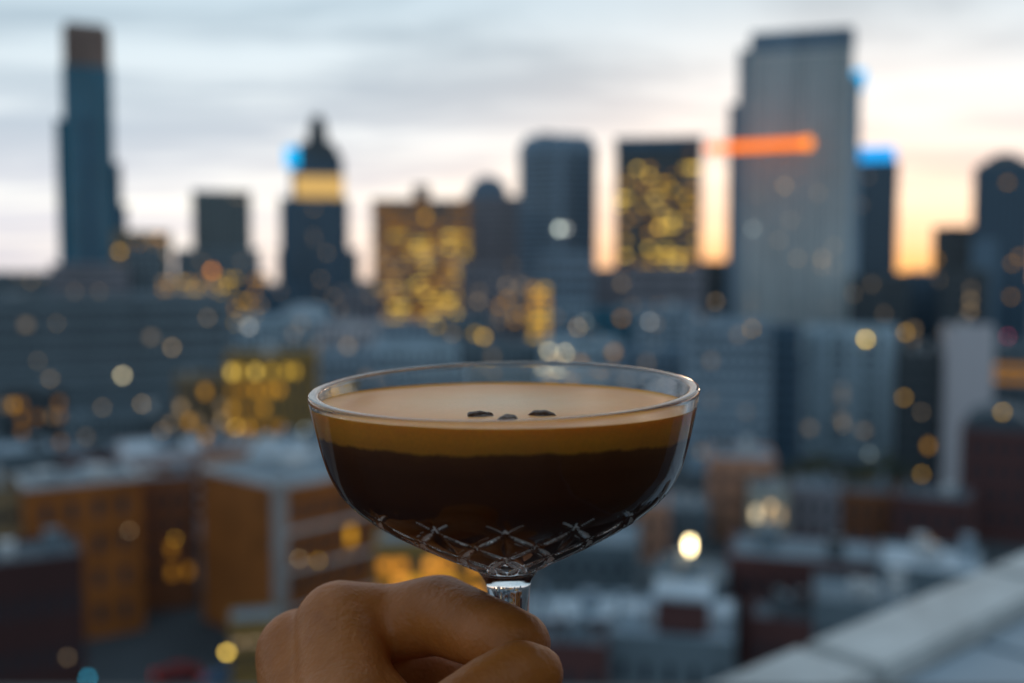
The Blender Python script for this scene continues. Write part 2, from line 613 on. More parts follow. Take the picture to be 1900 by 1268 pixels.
# I: the big grey tower
wd, h, c, yaw = frame_of(1397, 1578, 70, 520)
pxm = 520 / FP
I = tag(empty('grey_tower', c, yaw), 'massive pale grey tower with stepped left shoulder, tallest on the right', 'tower')
z_at = lambda y, D=520: (HORIZON + 7 - y) * D / FP + CAMH
gm = wall('grey')
MB().box(-wd / 2, wd / 2, 0, 46, 0, h).build('main_shaft', gm, I)
MB().box(-wd / 2 - 22 * pxm, -wd / 2, 3, 40, 0, z_at(98)).build('shoulder', pmat('wall_shoulder', (.36, .38, .40), .7), I)
MB().box(-wd / 2 - 39 * pxm, -wd / 2 - 22 * pxm, 6, 38, 0, z_at(195)).build('shoulder', wall('slate'), I)
MB().box(wd / 2, wd / 2 + 14 * pxm, 2, 42, 0, z_at(160)).build('shoulder', wall('steel'), I)
MB().box(-wd / 2 + .5, wd / 2 - .5, .5, 45.5, h, h + 2.2).build('parapet', wall('slate'), I)
MB().box(-wd / 2 - .3, wd / 2 + .3, -.3, 46.2, h - 8.5, h - .4).build('roof_band', wall('slate'), I)
windows(I, 'front', -wd / 2 * .95, wd / 2 * .95, 4, h - 11, 0, 18, 44, .55, .5, some(.02, ('dim', 'dim', 'tan'), 9, (0, 26)), False,
        glass=pmat('window_grey', (.17, .19, .21), .15, .5, .3, .1))
for k in range(7):
    x = -wd / 2 + (k + .5) * wd / 7
    MB().box(x - .45, x + .45, -.45, -.02, 0, h - 9).build('pilaster', pmat('wall_pilaster', (.33, .355, .38), .7), I)
# J: blue-topped tower behind
wd, h, c, yaw = frame_of(1584, 1662, 308, 640)
J = tag(empty('blue_topped_tower', c, yaw), 'dark blue tower with blue highlight along its roof edge, right of the massive grey tower', 'tower')
MB().box(-wd / 2, wd / 2, 0, 36, 0, h).build('wall', wall('navy'), J)
windows(J, 'front', -wd / 2 * .92, wd / 2 * .92, 4, h - 4, 0, 7, 30, .6, .55, some(.02, ('dim',), 10), False)
windows(J, 'left', 2, 34, 4, h - 4, -wd / 2, 7, 30, .6, .55, None, False)
BLUE = emat('highlight_blue', (0.02, 0.42, 1.0), 1.0)
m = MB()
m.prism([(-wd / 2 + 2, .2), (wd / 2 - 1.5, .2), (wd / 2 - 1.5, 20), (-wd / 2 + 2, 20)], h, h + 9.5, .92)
m.build('blue_highlight_top', BLUE, J)  # blue highlight against the sky, put in as a glowing block
# K, L: dark blocks on the right edge
tower('office_block', 'low dark block in front of the sunset glow, near the right edge', 1737, 1812, 428, 560, 30, 'black', 'dark', nu=7, nz=14,
      lit=some(.06, ('dim', 'gold2'), 12))
wd, h, c, yaw = frame_of(1812, 1915, 318, 540)
L = tag(empty('peaked_tower', c, yaw), 'dark tower with low peaked roof cut by the right edge', 'tower')
MB().box(-wd / 2, wd / 2, 0, 30, 0, h).build('wall', wall('navy'), L)
MB().prism([(-wd / 2, 0), (wd / 2, 0), (wd / 2, 30), (-wd / 2, 30)], h, h + 8.5, .25).build('roof', wall('black'), L)
MB().box(-wd / 2 - .1, -2, -1, 0, 0, h * .62).build('pale_panel', wall('slate'), L)
windows(L, 'front', -wd / 2 * .93, wd / 2 * .93, 4, h - 3, 0, 8, 26, .6, .5, some(.03, ('dim', 'gold2'), 13), False)

# ---- behind and between: lower far blocks
far = [
    (-30, 108, 512, 1000, 'slab', 'long low dark block under the sky at the far left edge'),
    (100, 232, 497, 820, 'mauve', 'dark mauve block at the foot of the teal skyscraper'),
    (300, 400, 520, 640, 'slab', 'low block with amber windows below the square olive tower'),
    (395, 490, 515, 690, 'navy', 'low dark block with golden windows left of the spire tower'),
    (480, 560, 538, 600, 'navy', 'dark navy block in front of the spire tower base'),
    (640, 705, 545, 560, 'mauve', 'pinkish low block between spire tower and brown building'),
    (860, 930, 500, 560, 'mauve', 'mauve block below the barrel topped tower'),
    (1010, 1095, 478, 520, 'slate2', 'grey blue block below the slate tower with plain front'),
    (1092, 1180, 505, 600, 'mauve', 'mauve block between slate and dark towers under the sunset gap'),
    (1170, 1300, 500, 480, 'mauve', 'pinkish mauve block at the foot of the dark tower with amber windows'),
    (1290, 1372, 492, 580, 'black', 'black block under the sunset gap left of the massive grey tower'),
    (1580, 1680, 520, 470, 'black', 'brownish black block at the foot of the blue topped tower'),
    (1660, 1760, 512, 500, 'navy', 'low navy block under the orange sunset glow at right'),
    (1750, 1830, 508, 460, 'black', 'black block below the low dark block near the right edge'),
]
for k, (x0, x1, yt, D, wc, lb) in enumerate(far):
    keys = ('dim', 'dim', 'tan')
    p = .07
    if 'amber' in lb and k == 2:
        keys, p = ('gold2', 'gold', 'tan'), .5
    if 'golden' in lb:
        keys, p = ('gold', 'gold2'), .4
    tower('far_building', lb, x0, x1, yt, D, 26, wc, rng.choice(['grey', 'dark']), nu=max(5, int((x1 - x0) / 11)), nz=8,
          lit=some(p, keys, 40 + k), cat='building', turn=rng.uniform(-5, 5))

# ---- middle distance
WS = pmat('window_slab', (.05, .065, .08), .15, .5, .3, .1)
M = tower('slab_block', 'long dark grey slab block with horizontal window rows on the left', -40, 442, 548, 240, 16, 'slab', 'grey', turn=3,
          nu=26, nz=9, lit=some(.012, ('dim',), 14), fw=.8, fh=.42, single=True, floors=9, band=pmat('wall_slab_band', (.17, .19, .205), .7),
          cat='building', side=False, units=5)
mid_list = [
    (438, 530, 590, 330, 14, 'paleblue', 'white', 'pale building with whitish roof right of the long slab block', .05, ('dim', 'tan')),
    (520, 612, 582, 300, 16, 'paleblue', 'white', 'pale grey building with bright curved roof left of centre', .04, ('dim',)),
    (590, 700, 602, 290, 16, 'pink', 'pale', 'pinkish beige block left of the glass rim', .05, ('tan', 'dim')),
    (690, 800, 600, 340, 18, 'steel', 'grey', 'grey block under the brown golden windowed building', .05, ('dim', 'tan')),
    (575, 690, 655, 235, 14, 'steel', 'pale', 'grey blue block just left of the glass rim', .04, ('dim',)),
    (690, 850, 640, 250, 18, 'paleblue', 'pale', 'pale blue block behind the left half of the glass rim', .05, ('dim',)),
    (800, 905, 590, 380, 20, 'slab', 'grey', 'dark block with few lit windows above the rim left of centre', .10, ('tan', 'gold')),
    (918, 978, 515, 420, 18, 'mauve', 'grey', 'narrow block with gold windows above the middle of the glass', .42, ('gold2', 'tan', 'dim')),
    (980, 1022, 522, 400, 16, 'slab', 'dark', 'slim dark block with a column of bright golden windows above the glass', .8, ('gold', 'gold2')),
    (1022, 1100, 560, 390, 18, 'steel', 'grey', 'grey block right of the slim golden windowed block', .04, ('dim', 'tan')),
    (1098, 1178, 575, 360, 18, 'teal', 'grey', 'teal blue low block above the right half of the rim', .14, ('gold2', 'tan')),
    (1175, 1290, 570, 340, 18, 'steel', 'pale', 'bluish grey block above the right end of the glass rim', .05, ('dim',)),
    (860, 1010, 640, 260, 16, 'slab', 'grey', 'dark low block right behind the middle of the rim', .10, ('tan', 'dim')),
    (1005, 1150, 632, 250, 16, 'paleblue', 'pale', 'pale blue block with roof behind the rim, right of middle', .06, ('gold2', 'dim')),
    (1145, 1285, 650, 235, 16, 'slate', 'grey', 'slate grey block behind the right end of the rim', .04, ('dim',)),
    (0, 120, 725, 215, 12, 'black', 'dark', 'black low building with olive lit windows at the left edge', .35, ('dim', 'ochre', 'ochre', 'gold2')),
    (118, 330, 770, 208, 12, 'slab', 'dark', 'dark low building with faint warm windows below the long slab block', .12, ('dim', 'tan', 'tan')),
    (325, 420, 700, 205, 12, 'tan', 'grey', 'tan building with glowing warm windows left of the golden lit block', .5, ('tan', 'gold2', 'dim')),
]
for k, (x0, x1, yt, D, dep, wc, rf, lb, p, keys) in enumerate(mid_list):
    nu = max(3, int((x1 - x0) / 15))
    if 'column of bright' in lb:
        nu = 2
    tower('city_block', lb, x0, x1, yt, D, dep, wc, rf, nu=nu, nz=max(4, int((40 - (yt - 520) / FP * D) / 3.4)), lit=some(p, keys, 60 + k),
          cat='building', turn=rng.uniform(-6, 6), single=(D < 262), units=3, side=False)
# curved bright roof on the pale building
o = [x for x in COL.objects if x.get('label', '').startswith('pale grey building with bright curved')][0]
m = MB()
pts = [(o['w'] * .5 * math.cos(math.pi * i / 14), 2.6 * math.sin(math.pi * i / 14)) for i in range(15)]
for yy in (.4, 15.6):
    m.v += [(p[0], yy, o['h'] + p[1] - .3) for p in pts]
for i in range(14):
    m.f.append((i, i + 1, 15 + i + 1, 15 + i))
m.f += [tuple(reversed(range(15))), tuple(15 + i for i in range(15))]
m.build('curved_roof', ROOFS['white'], o)

# O: gold-lit block left of the glass
O = tower('lit_block', 'brown block with two rows of bright yellow windows left of the glass', 418, 588, 658, 190, 14, 'ochre', 'grey', turn=-4,
          nu=11, nz=6, lit=lambda i, j, q=random.Random(9): (q.choice(('gold', 'bright', 'gold2', 'gold')) if ((j == 5 and i < 9) or j == 1) and q.random() < .72 else (q.choice(('ochre', 'ochre', None, 'gold2')) if (j in (2, 3, 4) and i < 7) else None)),
          fw=.62, fh=.42, single=True, cat='building', units=2, side=False)
# right-hand apartment blocks
tower('apartment_block', 'grey blue apartment block with balcony bands right of the glass', 1275, 1432, 596, 205, 14, 'steel', 'pale', turn=4, nu=9, nz=10,
      lit=some(.02, ('dim',), 15), fw=.55, fh=.5, single=True, floors=10, cat='building', side=False)
tower('apartment_block', 'dark narrow block between the two blue grey apartment blocks', 1430, 1486, 606, 210, 14, 'navy', 'dark', nu=3, nz=10,
      fw=.55, fh=.5, single=True, cat='building', side=False)
PALEB = pmat('balcony_pale', (.42, .48, .52), .65)
Q2 = tower('apartment_block', 'pale blue apartment block with grid of windows and balcony bays', 1490, 1662, 608, 222, 14, 'paleblue', 'pale', turn=-3,
           nu=8, nz=11, lit=some(.03, ('dim',), 16), fw=.6, fh=.55, single=True, floors=11, band=PALEB, cat='building', side=False)
for k in range(3):
    x = -Q2['w'] / 2 + (k + .5) * Q2['w'] / 3 + 1
    MB().box(x - 1.1, x + 1.1, -.9, -.13, 2, Q2['h'] - 2).build('stair_bay', PALEB, Q2)
tower('apartment_block', 'black block with few golden windows right of the pale apartment block', 1660, 1757, 655, 198, 14, 'black', 'dark', nu=5, nz=8,
      lit=some(.05, ('gold2',), 17), fw=.5, fh=.5, single=True, cat='building', side=False)
tower('apartment_block', 'tall plain pinkish white slab wall near the right edge', 1757, 1847, 606, 190, 10, 'pink', 'pale', turn=6, nu=0, nz=0, cat='building')
Wb = tower('office_block', 'dark block with glowing amber top floor behind the pinkish slab', 1840, 1930, 640, 215, 14, 'slab', 'dark', nu=4, nz=9,
           lit=lambda i, j: 'ochre' if j in (6, 7) else None, single=True, cat='building', side=False, fw=.85)
wd, h, c, yaw = frame_of(1782, 1925, 800, 150)
Y = tag(empty('domed_house', c, yaw), 'dark maroon house with rounded slate roof at the right edge', 'building')
MB().box(-wd / 2, wd / 2, 0, 14, 0, h).build('wall', wall('maroon'), Y)
m = MB()
pts = [(wd * .46 * math.cos(math.pi * i / 14), 2.9 * math.sin(math.pi * i / 14)) for i in range(15)]
for yy in (.3, 13.7):
    m.v += [(p[0], yy, h + p[1]) for p in pts]
for i in range(14):
    m.f.append((i, i + 1, 15 + i + 1, 15 + i))
m.f += [tuple(reversed(range(15))), tuple(15 + i for i in range(15))]
m.build('roof', ROOFS['dark'], Y)
windows(Y, 'front', -wd / 2 * .9, wd / 2 * .9, 2, h - 1, 0, 5, 4, .4, .5, some(.08, ('gold2',), 18), True)

# ---- nearer low buildings: right side
low = [
    (1315, 1440, 850, 152, 12, 'brick2', 'pale', 'terracotta orange house with pale roof below the apartment blocks', 3, 'gable'),
    (1390, 1462, 912, 142, 9, 'cream', 'grey', 'small cream house with warm light beside the terracotta house', 3, 'lit'),
    (1462, 1560, 905, 150, 10, 'mauve', 'grey', 'mauve house row between cream house and black block', 4, ''),
    (1560, 1660, 915, 148, 10, 'rust', 'dark', 'rust brown house below the black apartment block', 4, ''),
    (1655, 1800, 925, 140, 12, 'maroon', 'dark', 'long maroon house at right above the white ledge', 5, ''),
    (655, 800, 900, 165, 14, 'slab', 'grey', 'low dark building seen only past the left half of the coffee', 5, ''),
    (810, 985, 870, 175, 14, 'mauve', 'grey', 'low mauve building straight behind the coffee in the bowl', 6, ''),
    (1000, 1150, 905, 165, 14, 'rust', 'grey', 'low rust building behind the right half of the coffee', 5, ''),
    (1160, 1232, 935, 140, 10, 'brick2', 'grey', 'orange brick house just right of the coffee glass', 3, ''),
    (1230, 1318, 945, 150, 10, 'slab', 'grey', 'dark grey house between two orange brick houses', 3, ''),
    (1345, 1640, 1040, 100, 11, 'maroon', 'grey', 'long low maroon building with grey roof right of the bright lamp', 9, ''),
    (1625, 1830, 1058, 92, 10, 'slab', 'white', 'low building with wide whitish roof beside the ledge', 6, ''),
    (1000, 1180, 1010, 120, 12, 'slab', 'grey', 'low dark building with grey roof under the glass bowl', 6, ''),
    (1205, 1345, 1075, 97, 8, 'slab', 'grey', 'low building with grey roof right below the bright lamp', 4, ''),
    (1390, 1530, 1150, 84, 6, 'maroon', 'dark', 'small dark red roofed building in the lower right', 4, ''),
    (1510, 1700, 1120, 82, 8, 'slab', 'grey', 'dark low building just behind the white ledge', 5, ''),
    (980, 1215, 1150, 86, 8, 'slab', 'white', 'low building with broad white roof right of the glass stem', 5, ''),
    (985, 1125, 1195, 78, 5, 'maroon', 'dark', 'dark brick red building right of the fingertips', 3, ''),
]
for k, (x0, x1, yt, D, dep, wc, rf, lb, nu, opt) in enumerate(low):
    lit = some(.9, ('cream', 'tan'), 5) if opt == 'lit' else some(.04, ('dim', 'gold2'), 80 + k)
    hh = 40 - (yt - 520) / FP * D
    r_ = tower('low_building', lb, x0, x1, yt, D, dep, wc, rf, nu=nu, nz=max(2, int(hh / 3.6)), lit=lit, fw=.42, fh=.45, single=True,
               cat='building', turn=rng.uniform(-7, 7), units=3, parapet=.5, side=False, z0=.6)
# T: flat grey building with maroon plant room
T = tower('low_building', 'grey flat roofed building with dark red rooftop box in the lower right', 1125, 1362, 1184, 78.5, 11, 'slab', 'pale', turn=-4,
          nu=5, nz=3, fw=.34, fh=.5, single=True, cat='building', units=0, parapet=.35, side=False, z0=.6)
T_s = 78.5 / FP
MB().box(-1.3, 2.9, 1.5, 5.5, T['h'], T['h'] + 2.7).build('rooftop_box', wall('maroon'), T)
MB().box(-1.6, 3.2, 1.2, 5.8, T['h'] + 2.7, T['h'] + 3.1).build('rooftop_box_roof', ROOFS['white'], T)
MB().box(-4.4, -2.4, 3, 6, T['h'] - .2, T['h'] + .9).build('roof_unit', ROOFS['white'], T)
MB().box(3.7, 4.7, 4, 8, T['h'] - .2, T['h'] + .8).build('roof_unit', ROOFS['white'], T)

# ---- nearer low buildings: left side
BRICK = pmat('wall_orange_brick', (.33, .095, .018), .8, .3, .16, .25, bump=.3, bscale=3)


def corner_building(name, label, px, py, D, yaw, wl, wr, wm, rm, floors, nl, nr):
    """box with its near vertical edge at a pixel; wl / wr = lengths of the faces seen left and right of it"""
    c = at(px, py, D)
    root = tag(empty(name, (c.x, D, 0), R(yaw)), label, 'building')
    h = c.z
    # local frame: left face runs along -x at y=0, right face runs along +y at x=0
    MB().box(-wl, 0, 0, wr, 0, h).build('wall', wm, root)
    t = .35
    MB().box(-wl + t, -t, t, wr - t, h, h + .06).build('roof', rm, root)
    p = MB()
    p.box(-wl - .1, .1, -.1, t, h, h + .5).box(-wl - .1, .1, wr - t, wr + .1, h, h + .5)
    p.box(-wl - .1, -wl + t, t, wr - t, h, h + .5).box(-t, .1, t, wr - t, h, h + .5)
    p.build('parapet', TRIM, root)
    for k in range(4):
        ux, uy = -wl * rng.uniform(.2, .8), wr * rng.uniform(.25, .8)
        MB().box(ux - 1, ux + 1, uy - 1.3, uy + 1.3, h + .06, h + rng.uniform(.7, 1.5)).build('roof_unit', rng.choice([TRIM, ROOFS['white'], ROOFS['grey']]), root)
    if nl:
        windows(root, 'front', -wl * .94, -wl * .06, .8, h - .8, 0, nl, floors, .34, .45, some(.04, ('dim', 'gold2'), 200 + nl), True)
    if nr:
        windows(root, 'right', wr * .06, wr * .94, .8, h - .8, 0, nr, floors, .40, .45, some(.12, ('dim', 'gold2', 'tan'), 220 + nr), True)
    root['h'] = h
    return root


U1 = corner_building('brick_building', 'orange brick building with white corner pier behind the hand', 517, 908, 105, -42, 15.5, 24, BRICK, ROOFS['grey'], 4, 0, 9)
MB().box(-.9, .25, -.25, .9, 0, U1['h'] + .9).build('corner_pier', pmat('pier_stone', (.36, .31, .29), .7), U1)
for k in range(3):
    MB().box(.02, .22, .9, 23.8, 4.3 * (k + 1) - .25, 4.3 * (k + 1) + .2).build('string_course', TRIM, U1)
U2 = corner_building('brick_building', 'orange brick building with plain wall facing the courtyard at left', 262, 888, 112, 33, 12, 8, BRICK, ROOFS['grey'], 4, 4, 0)
tower('low_building', 'dark brown building closing the courtyard between two orange brick walls', 235, 365, 886, 119, 8, 'rust', 'grey', nu=4, nz=4,
      lit=some(.2, ('ochre', 'gold2'), 31), fw=.4, fh=.45, single=True, cat='building', units=2, side=False)
tower('low_building', 'dark house with a glowing ochre strip at the left edge above the maroon roof', -30, 92, 905, 108, 8, 'tan', 'dark', nu=4, nz=4,
      lit=lambda i, j: 'gold2' if (j == 2 and i in (1, 2)) else None, fw=.7, fh=.35, single=True, cat='building', units=2, side=False)
for k, (x0, x1, yt, D, dep, wc, rf, lb) in enumerate([
        (-20, 120, 838, 168, 14, 'slab', 'pale', 'low building with blue grey roof at the left edge'),
        (110, 240, 842, 160, 12, 'maroon', 'grey', 'low maroon building behind the left brick wall'),
        (230, 385, 838, 150, 14, 'pink', 'white', 'pale low building with whitish roof above the courtyard'),
        (378, 470, 832, 146, 12, 'brick2', 'pale', 'small terracotta building under the yellow window rows'),
        (462, 620, 842, 140, 16, 'paleblue', 'white', 'low building with bright roof left of the glass bowl'),
        (560, 760, 880, 128, 10, 'rust', 'pale', 'rust coloured building behind the lower left of the bowl')]):
    tower('low_building', lb, x0, x1, yt, D, dep, wc, rf, nu=5, nz=4, lit=some(.06, ('dim', 'tan'), 100 + k), fw=.45, fh=.45, single=True,
          cat='building', turn=rng.uniform(-8, 8), units=4, parapet=.5, side=False)
V = tower('low_building', 'dark maroon building with slate roof in the lower left corner', -70, 158, 1040, 70, 7, 'oxblood', 'dark', turn=2, nu=7, nz=4,
          lit=some(.03, ('dim',), 33), fw=.3, fh=.4, single=True, cat='building', units=2, parapet=.4, side=False)
# the glowing orange shopfront behind the hand
S2 = tower('shop', 'low shop with glowing orange front just above the knuckles', 695, 905, 1005, 97, 6, 'ochre', 'grey', nu=7, nz=6,
           lit=lambda i, j, q=random.Random(3): q.choice(('glow', 'amber', 'glow', 'gold2', 'ochre')) if (j >= 3 and q.random() < .85) else ('ochre' if q.random() < .6 else None), fw=.75, fh=.6, single=True, cat='shop', units=0, parapet=.4, side=False)
tower('shop', 'small kiosk with orange awning strip left of the hand', 425, 520, 1150, 92, 4, 'ochre', 'grey', nu=3, nz=3,
      lit=lambda i, j: 'dim' if j == 2 else None, fw=.7, fh=.4, single=True, cat='shop', units=0, parapet=.3, side=False)

# ---- the far city beyond, too small to tell apart
q = random.Random(77)
m = MB()
for k in range(900):
    D = q.uniform(1300, 5200)
    x = q.uniform(-.62, .62) * D
    ww, hh = q.uniform(14, 45), q.uniform(8, 30) + max(0, q.gauss(0, 9))
    m.box(x - ww, x + ww, D, D + q.uniform(15, 50), 0, min(hh, 44 + D * .006))
tag(m.build('far_city', pmat('far_city_wall', (.16, .17, .19), .8, .2, .2, .01)), 'low far city reaching to the horizon', 'city', kind='stuff')

# ------------------------------------------------------------------ lights on the city: each sits on the surface its ray meets
bpy.context.view_layer.update()
DG = bpy.context.evaluated_depsgraph_get()
LAMPC = {'orange': ((1, .33, .03), 2.6), 'gold': ((1, .58, .08), 2.6), 'golddim': ((1, .54, .06), 1.6), 'cream': ((1, .84, .50), 3.6), 'white': ((.86, .95, .82), 3.4),
         'whitedim': ((.9, .9, .85), 1.6), 'tan': ((1, .68, .34), 1.6), 'tandim': ((1, .70, .40), .8), 'yellow': ((1, .66, .11), 7.5),
         'pink': ((1, .12, .25), 1.3), 'red': ((1, .10, .06), 1.6), 'cyan': ((.05, .65, 1.0), 5.0), 'pale': ((.75, .88, .85), .9)}
HOUSING = pmat('lamp_housing', (.1, .1, .11), .5)
LAMP_MESH = {}


def lamp_mesh(key, r):
    k = (key, round(r, 3))
    if k not in LAMP_MESH:
        m = MB().lathe([(0.001, -r * .30), (r * .6, -r * .27), (r * .92, -r * .14), (r, 0)], 16)
        LAMP_MESH[k] = m.mesh('lamp_lens', emat('lamp_' + key, *LAMPC[key]))
    return LAMP_MESH[k]


def city_light(px, py, key, r_px=4.5):
    d = ray(px, py).normalized()
    ok, loc, nor, idx, ob, mat = SC.ray_cast(DG, Vector((0, 0, CAMH)) + d * 12, d)
    if not ok or ob.name.startswith(('ground', 'far_city')):
        return None
    root = ob
    while root.parent is not None:
        root = root.parent
    dist = loc.length and (loc - Vector((0, 0, CAMH))).length
    r = r_px * .78 * dist / FP
    p = loc - d * r * .5
    hs = MB().box(-r * .7, r * .7, -r * .7, r * .7, -.02 * r, r * .8).build('facade_lamp', HOUSING, root)
    q_ = (-d).to_track_quat('-Z', 'Y')
    mw = Matrix.Translation(p) @ q_.to_matrix().to_4x4()
    hs.matrix_parent_inverse = Matrix.Identity(4)
    hs.matrix_local = root.matrix_world.inverted() @ mw
    lens = link('lamp_lens', lamp_mesh(key, r), hs)
    lens.location = (0, 0, -.05 * r)
    return hs


for a in [(222, 467, 'golddim', 5), (393, 503, 'orange', 6), (385, 590, 'tandim'), (462, 607, 'whitedim', 5), (319, 645, 'tan'), (227, 697, 'cream', 5), (93, 703, 'tandim'),
          (263, 750, 'tan', 4), (190, 757, 'tandim'), (300, 800, 'tandim'), (438, 793, 'gold'), (105, 600, 'tandim', 3), (70, 670, 'tandim', 3), (565, 797, 'pale'), (790, 403, 'golddim'),
          (897, 625, 'gold', 5.5), (887, 560, 'tandim', 5), (940, 530, 'tandim', 5), (1000, 545, 'golddim', 5), (1000, 592, 'golddim', 5), (1038, 425, 'white', 6), (1050, 425, 'whitedim', 5),
          (1223, 423, 'gold', 5.5), (1072, 608, 'tan', 5), (1085, 598, 'pale', 5), (1018, 652, 'cream', 5), (1048, 655, 'cream', 5), (1205, 597, 'whitedim'), (1397, 425, 'pale', 5),
          (1328, 560, 'tandim', 5), (1395, 610, 'golddim', 4), (1525, 480, 'tandim', 5), (1480, 480, 'tandim', 4), (1455, 345, 'tandim', 5), (1606, 630, 'yellow', 4.5), (1680, 617, 'golddim', 5),
          (1870, 625, 'pink', 3.5), (1677, 738, 'golddim', 4.5), (1860, 765, 'gold', 4), (1613, 843, 'pale', 4), (1710, 880, 'golddim', 4), (1710, 765, 'tandim', 3.5), (1565, 790, 'tandim', 3.5),
          (555, 1037, 'tan', 4), (590, 1040, 'golddim', 4), (240, 985, 'tandim', 4), (325, 1000, 'golddim', 3.5), (125, 1220, 'tandim', 4), (640, 1030, 'tandim', 3), (1430, 940, 'tan', 6)]:
    city_light(*a)

# ---- blue highlights at the shoulders of two towers, put in as glowing panels
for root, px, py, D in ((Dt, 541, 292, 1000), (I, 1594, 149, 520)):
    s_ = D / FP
    b = MB().box(-12 * s_, 12 * s_, -.8, .8, -18 * s_, 18 * s_).build('blue_highlight', emat('highlight_cyan', (.0, .50, 1.0), 1.1), root)
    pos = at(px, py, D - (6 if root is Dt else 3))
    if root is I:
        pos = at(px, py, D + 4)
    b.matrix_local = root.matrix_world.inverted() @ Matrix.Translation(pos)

# ---- orange window reflection of an indoor strip, built as a glowing bar
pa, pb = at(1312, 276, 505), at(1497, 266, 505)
LB = tag(empty('orange_reflection', (pa + pb) / 2), 'long orange window reflection across the massive grey tower', 'light')
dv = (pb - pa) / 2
MB().tube(-dv, dv, 2.3, 2.3, 10).build('tube', emat('reflection_orange', (1.0, .20, .008), 1.45), LB)
MB().lathe([(.01, -3.2), (2.3, -2.3), (3.2, 0), (2.3, 2.3), (.01, 3.2)], 12).build('reflection_end', emat('reflection_orange_end', (1.0, .26, .012), 1.7), LB).location = dv
for t in (-.35, .3, .8):  # added rods joining the reflection bar to the tower face
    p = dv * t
    MB().tube(p + Vector((0, 2.0, 0)), p + Vector((0, 16.5, 0)), .25, .25, 6).build('added_rod', STEEL, LB)


# ------------------------------------------------------------------ street: lamps, cars, trees
def street_lamp(px, py, z, key, label, r, group=None, elong=1.0, depth=None):
    p = atz(px, py, z)
    root = tag(empty('street_lamp', (p.x, p.y, 0)), label, 'street lamp', group)
    MB().lathe([(.16, 0), (.15, .5), (.09, .6), (.06, z - .2), (.05, z + r * elong + .35)], 10, 0, .9).build('pole', STEEL, root)
    MB().tube((0, .9, z + r * elong + .3), (0, .0, z + r * elong + .22), .05, .05, 6).build('arm', STEEL, root)
    MB().lathe([(.02, z + r * elong + .28), (r * .9, z + r * elong + .1), (r * .95, z + r * elong - .05)], 12).build('hood', HOUSING, root)
    n = 9
    MB().lathe([(max(.004, r * math.sin(math.pi * i / n)), z - r * elong * math.cos(math.pi * i / n)) for i in range(n + 1)], 14).build(
        'lamp_globe', emat('lamp_' + key, *LAMPC[key]), root)
    return root


LAMPC['flare'] = ((1, .80, .42), 13.0)
street_lamp(1280, 1012, 13, 'flare', 'brightest tall white yellow lamp right of the coffee glass', .30, elong=2.6)
street_lamp(421, 1210, 8, 'yellow', 'bright yellow street lamp left of the hand', .22)
street_lamp(160, 1258, 7, 'cyan', 'cyan blue lamp at the bottom left', .22)


def car(px, py, yaw, paint, label, van=False):
    p = atz(px, py, .5)
    root = tag(empty('parked_car', (p.x, p.y, 0), R(yaw)), label, 'van' if van else 'car', 'cars on the street below')
    L_, W_ = (2.3, .92) if not van else (2.6, .98)
    prof = [(-L_, .35), (-L_, .8), (-L_ + .35, .95), (-1.25, 1.0), (-.75, 1.45), (.75, 1.48), (1.35, 1.02), (L_ - .1, .85), (L_, .6), (L_, .35)]
    if van:
        prof = [(-L_, .35), (-L_, 1.9), (-L_ + .1, 2.05), (1.0, 2.05), (1.6, 1.25), (L_ - .1, 1.05), (L_, .7), (L_, .35)]
    m = MB()
    n = len(prof)
    for y_, s_ in ((-W_, 1), (W_, 1)):
        m.v += [(x, y_ * (.84 if z > 1.2 else 1), z) for x, z in prof]
    for i in range(n):
        j = (i + 1) % n
        m.f.append((i, j, n + j, n + i))
    m.f += [tuple(range(n)), tuple(reversed(range(n, 2 * n)))]
    m.build('body', pmat('paint_' + paint[0], paint[1], .25, .6, .05), root)
    if not van:
        MB().box(-.7, .7, -W_ - .005, W_ + .005, 1.08, 1.36).build('side_window', GLASSWIN, root)
    else:
        MB().box(.2, 1.1, -W_ - .005, W_ + .005, 1.3, 1.75).build('side_window', GLASSWIN, root)
    tyre = pmat('tyre', (.02, .02, .02), .8)
    for sx in (-1.35, 1.4):
        for sy in (-1, 1):
            MB().tube((sx, sy * (W_ - .18), .33), (sx, sy * (W_ + .02), .33), .33, .33, 14).build('wheel', tyre, root)
    for sy in (-1, 1):
        MB().box(-L_ - .03, -L_ + .02, sy * .72 - .14, sy * .72 + .14, .68, .84).build('tail_light', emat('lamp_red', *LAMPC['red']), root)
        MB().box(L_ - .05, L_ + .03, sy * .68 - .16, sy * .68 + .16, .58, .72).build('headlight', pmat('headlight', (.7, .7, .7), .2), root)


car(330, 1252, 20, ('red', (.22, .02, .02)), 'red parked car at the bottom left of the hand')
car(420, 1262, 8, ('blue', (.08, .15, .25)), 'dark blue car below the yellow street lamp')

LEAF = [pmat('leaf_olive', (.10, .085, .03), .7, .3, .3, .8), pmat('leaf_dark', (.055, .06, .025), .7, .3, .3, .8)]
BARK = pmat('bark', (.07, .05, .035), .9)


